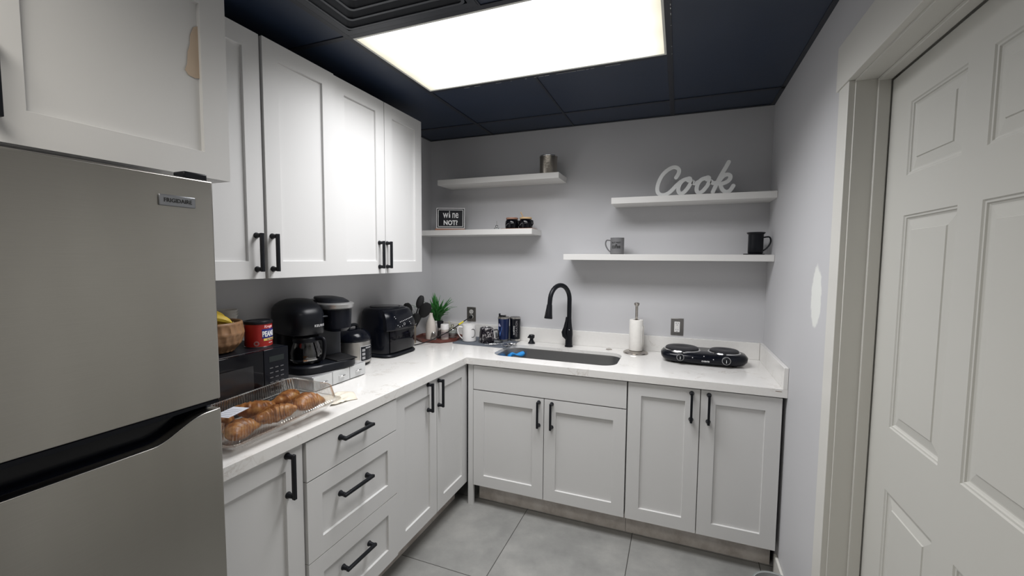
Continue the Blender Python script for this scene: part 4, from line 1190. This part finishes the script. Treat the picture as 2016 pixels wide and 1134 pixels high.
# carved wooden bowl with bananas
BW = thing('fruit_bowl', 'carved wooden bowl on the microwave at the fridge edge', 'bowl', (.192, -1.826, ZM))
mb = MB(); seg = 72; R = []
prof = [(.050, 0), (.072, .006), (.092, .028), (.103, .055), (.106, .080), (.101, .106), (.097, .116)]
prof2 = [(p[0], p[1]) for p in prof]
rows = []
ns = 26
for i in range(ns + 1):
    t_ = i / ns * (len(prof) - 1); k = min(int(t_), len(prof) - 2); f = t_ - k
    r = prof[k][0] * (1 - f) + prof[k + 1][0] * f; z = prof[k][1] * (1 - f) + prof[k + 1][1] * f
    ring = []
    for j in range(seg * 2):
        a = 2 * pi * j / (seg * 2)
        row = math.floor(z / .036); frac = (z / .036) % 1
        col = (a / (2 * pi) * 22 + .5 * (row % 2)) % 1
        dent = .0062 * (1 - (2 * frac - 1) ** 2) ** .6 * (1 - (2 * col - 1) ** 2) ** .7 if .006 < z < .108 else 0
        ring.append(((r - dent) * cos(a), (r - dent) * sin(a), z))
    rows.append(ring)
for r, z in ((.093, .1165), (.088, .112), (.090, .080), (.080, .035), (.060, .016), (.002, .014)):
    rows.append([(r * cos(2 * pi * j / (seg * 2)), r * sin(2 * pi * j / (seg * 2)), z) for j in range(seg * 2)])
mb.rings(rows); mb.build('bowl_body', M_bowl, BW, angle=70)
def banana(loc, rz, tilt_, label, L=.17):
    Bn = thing('banana', label, 'banana', loc, radians(rz), 'bananas in the bowl')
    pts = []; rad_ = []
    for i in range(15):
        u = -1 + i / 7; a = u * .62
        pts.append((.13 * sin(a), 0, .13 * cos(a) - .13)); rad_.append(.0165 * (1 - abs(u) ** 4 * .78))
    mb = MB(); mb.tube(pts, rad_, 9); bmesh.ops.rotate(mb.bm, verts=mb.bm.verts, cent=(0, 0, 0), matrix=Matrix.Rotation(radians(tilt_), 3, 'X'))
    mb.build('peel', M_banana, Bn, angle=25)
    mb = MB(); mb.tube([(.076, 0, -.024), (.088, 0, -.036), (.094, 0, -.044)], [.0065, .0045, .005], 8); bmesh.ops.rotate(mb.bm, verts=mb.bm.verts, cent=(0, 0, 0), matrix=Matrix.Rotation(radians(tilt_), 3, 'X'))
    mb.build('stem', plain('banana_stem', (.30, .22, .05), .6), Bn)
banana((.205, -1.850, ZM + .134), 62, -10, 'front yellow banana above the bowl rim')
banana((.165, -1.840, ZM + .146), 74, 10, 'rear yellow banana behind the front one')
banana((.190, -1.852, ZM + .120), 66, -30, 'lowest yellow banana, deepest in the bowl')

# stack of white paper bowls, clear bottle
for i in range(3):
    o = MB().lathe([(.030, 0), (.032, .001), (.0445, .040), (.0465, .042), (.0465, .0435), (.043, .0425), (.0305, .004), (.001, .003)], seg=32).build('paper_bowl', M_paper, loc=(.070, -1.690, ZM + .0 + i * .011 + .075))
    tag(o, ['lowest white paper bowl of the stack behind the wooden bowl', 'middle white paper bowl of the stack behind the wooden bowl', 'topmost white paper bowl of the stack behind the wooden bowl'][i], 'bowl', 'stacked paper bowls')
o = MB().lathe([(.044, 0), (.046, .002), (.046, .074), (.044, .075), (.001, .075)], seg=32).build('snack_tub', plain('tub_white', (.55, .55, .54), .4), loc=(.070, -1.690, ZM))
tag(o, 'white tub under the stacked paper bowls', 'tub')
CB = thing('plastic_bottle', 'clear plastic bottle between the peanut can and the coffee maker', 'bottle', (.090, -1.585, ZC))
MB().lathe([(.028, 0), (.030, .004), (.030, .240), (.026, .262), (.016, .280), (.015, .296)], seg=28).build('bottle_body', M_clear, CB)
MB().lathe([(.0305, .205), (.0305, .245)], seg=28, cap0=False, cap1=False).build('bottle_label', M_paper, CB)
MB().lathe([(.0165, .296), (.0165, .310), (.001, .311)], seg=20).build('cap', M_blkp, CB)

# ------------------------------------------------------------------ clamshell of croissants
CLX = radians(3.2); CLZ = radians(-2.5); CLP = (.487, -1.842, ZC + .0105)
CL = thing('pastry_container', 'clear ribbed plastic clamshell holding croissants', 'food container', CLP, CLZ)
CL.rotation_euler = (CLX, 0, CLZ)
def ribbed(ax_, ay_, r, z, amp, n_=840):
    base = rrect(-ax_, ax_, -ay_, ay_, r, 10); P = [Vector((*p, 0)) for p in base]; P.append(P[0])
    Ls = [0]
    for a_, b_2 in zip(P, P[1:]): Ls.append(Ls[-1] + (b_2 - a_).length)
    tot = Ls[-1]; out = []; k = 0
    for i in range(n_):
        s_ = tot * i / n_
        while Ls[k + 1] < s_: k += 1
        f = (s_ - Ls[k]) / (Ls[k + 1] - Ls[k]); q = P[k].lerp(P[k + 1], f); t_ = (P[k + 1] - P[k]).normalized()
        nn = Vector((t_.y, -t_.x, 0))
        q = q + nn * (amp * (1, .6, -.6, -1, -.6, .6)[i % 6])
        out.append((q.x, q.y, z))
    return out
mb = MB()
mb.rings([ribbed(.100, .180, .03, .004, 0), ribbed(.106, .186, .03, .006, .0016), ribbed(.122, .203, .034, .030, .0020), ribbed(.125, .206, .035, .032, 0), ribbed(.140, .220, .035, .033, 0)], True, False)
mb.build('tray_base', M_clear, CL, angle=20)
mb = MB()
mb.rings([ribbed(.140, .220, .035, .0345, 0), ribbed(.127, .208, .035, .0355, 0), ribbed(.124, .205, .034, .040, .0020), ribbed(.116, .196, .032, .086, .0022), ribbed(.111, .191, .032, .092, .0016), ribbed(.104, .184, .03, .0895, 0)], False, True)
mb.build('lid', M_clear, CL, angle=20)
LB = MB().box(-.030, .030, -.040, .040, .0897, .0901, Matrix.Translation((.010, -.125, 0)) @ Matrix.Rotation(radians(12), 4, 'Z')).build('price_label', plain('label_paper', (.66, .68, .74), .5), CL, smooth=False)
for i in range(5):
    MB().box(-.022, .022, -.030 + i * .012, -.0285 + i * .012, .0902, .0904, Matrix.Translation((.010, -.125, 0)) @ Matrix.Rotation(radians(12), 4, 'Z')).build('label_line', M_greyp, LB, smooth=False)

def croissant_mesh():
    mb = MB(); n_ = 46; seg_ = 22; R = []
    for i in range(n_):
        t_ = -1 + 2 * i / (n_ - 1); a = t_ * 1.05
        cx, cy = .075 * sin(a), .075 * (cos(a) - 1) 
        base = .0345 * (1 - abs(t_) ** 1.8) ** .8 + .004
        step = abs(t_) * 3.6
        ridge = 1 + .17 * (1 - (step % 1)) - .08
        r = base * ridge
        T_ = Vector((cos(a), -sin(a), 0)); Nn = Vector((sin(a), cos(a), 0))
        R.append([(cx + Nn.x * r * cos(2 * pi * k / seg_), cy + Nn.y * r * cos(2 * pi * k / seg_), r * .82 * sin(2 * pi * k / seg_)) for k in range(seg_)])
    mb.rings(R)
    bmesh.ops.recalc_face_normals(mb.bm, faces=mb.bm.faces)
    me = bpy.data.meshes.new('croissant'); mb.bm.to_mesh(me); mb.bm.free()
    me.materials.append(M_crois); me.shade_smooth()
    return me
cme = croissant_mesh()
cs = [(.044, -.126, .040, 112, 10, 'croissant nearest the fridge at the front of the container'),
      (.046, -.002, .042, 62, -16, 'croissant in the middle of the container front'),
      (.056, .118, .044, 98, 16, 'croissant at the far right front, tip raised'),
      (-.056, -.126, .040, -70, 6, 'croissant at the back near the fridge end'),
      (-.048, -.004, .042, -118, -12, 'croissant in the middle of the back row'),
      (-.046, .122, .038, -75, 4, 'croissant at the back right of the container')]
cl_m = Matrix.Translation(CLP) @ Matrix.Rotation(CLZ, 4, 'Z') @ Matrix.Rotation(CLX, 4, 'X')
for x, y, z, a, tl, lab in cs:
    o = bpy.data.objects.new('croissant', cme); COL.objects.link(o)
    p = cl_m @ Vector((x, y, z))
    o.location = p; o.rotation_euler = (radians(tl), radians(tl * .4), radians(a)); o.scale = (.92, .92, .92)
    tag(o, 'golden brown ' + lab, 'croissant', 'croissants in the clear container')

# crumpled waxed paper
mb = MB(); rn = random.Random(5); NX, NY = 16, 12; V = []
for j in range(NY + 1):
    row = []
    for i in range(NX + 1):
        u, v = i / NX, j / NY
        x = -.065 + .13 * u + .008 * sin(6 * v); y = -.060 + .13 * v + .010 * sin(5 * u)
        z = .0025 + .011 * abs(sin(7 * u + 3 * v)) * (.3 + .7 * rn.random()) * (1 - .4 * v)
        row.append((x, y, z))
    V.append(row)
mb.rings(V, False, False, closed=False)
np_ = mb.build('waxed_paper', M_wax, loc=(.500, -1.527, ZC), rot=(0, 0, radians(-25)), angle=25)
np_.modifiers.new('t', 'SOLIDIFY').thickness = .0006
tag(np_, 'crumpled cream bakery paper right of the croissant container', 'paper')

# ------------------------------------------------------------------ refrigerator
FY1, FY0, FX, FZ = -2.197, -2.960, .780, 1.6745
FR = thing('refrigerator', 'stainless steel top-freezer refrigerator at the left', 'refrigerator', (0, 0, 0))
MB().box(.045, FX - .060, FY0 + .006, FY1 - .006, .02, FZ - .012).build('body', plain('fridge_side', (.10, .10, .105), .5), FR, bevel=.004)
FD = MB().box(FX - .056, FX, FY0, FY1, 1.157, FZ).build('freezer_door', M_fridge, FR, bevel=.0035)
def top_prof():
    P = [(FY0, 1.094), (-2.345, 1.094)]
    for i in range(1, 13):
        t_ = i / 12; s_ = t_ * t_ * (3 - 2 * t_); P.append((-2.345 + .115 * t_, 1.094 + .040 * s_))
    P += [(FY1, 1.1345), (FY1, .06), (FY0, .06)]
    return P
P = top_prof()
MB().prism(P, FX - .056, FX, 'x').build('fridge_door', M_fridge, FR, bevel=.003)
# recessed black grip between the doors
prof = [(FX - .001, 1.0945), (FX - .012, 1.092), (FX - .028, 1.094), (FX - .040, 1.104), (FX - .045, 1.120), (FX - .044, 1.136), (FX - .036, 1.1435), (FX - .014, 1.1445), (FX - .002, 1.1465), (FX - .0005, 1.1565), (FX - .054, 1.1565), (FX - .055, 1.080), (FX - .001, 1.080)]
mb = MB(); rows = []
for y in [FY0 + .001, -2.5, -2.345] + [-2.345 + .115 * i / 12 for i in range(1, 13)] + [FY1 - .004]:
    t_ = max(0, min(1, (y + 2.345) / .115)); s_ = t_ * t_ * (3 - 2 * t_); dz = .040 * s_
    rows.append([(x, y, (z + dz if z < 1.10 else z + dz * max(0, (1.150 - z) / .05)) - (.0 if z < 1.15 else 0)) for x, z in prof])
mb.rings(rows); gh = mb.build('door_grip', M_blkg, FR, angle=40)
bd2 = MB().box(FX + .0002, FX + .004, -2.312, -2.239, 1.6070, 1.6310).build('badge', plain('badge_grey', (.28, .29, .31), .3, .7), FR, bevel=.002)
text('lettering', 'FRIGIDAIRE', .0118, M_inkk, bd2, lambda u, v, w: (FX + .0042 + w, -2.2755 + u, 1.6190 + v), bold=.0002, sx=.90, space=1.05)
MB().box(FX - .050, FX - .012, FY1 - .055, FY1 - .004, FZ, FZ + .016).build('hinge_cover', M_blkp, FR, bevel=.003)

# ------------------------------------------------------------------ waste bin by the right wall
BN = thing('waste_bin', 'small grey waste bin with a black liner on the floor by the right wall', 'waste bin', (2.196, -1.045, 0))
MB().lathe([(.062, 0), (.066, .004), (.080, .232), (.084, .236), (.083, .242), (.078, .240), (.064, .010), (.001, .008)], seg=36).build('bin_body', M_bin, BN)
MB().lathe([(.079, .2405), (.076, .2405), (.072, .200), (.05, .16), (.001, .155)], seg=36, cap0=False).build('liner', plain('bag_grey', (.30, .31, .31), .5), BN)
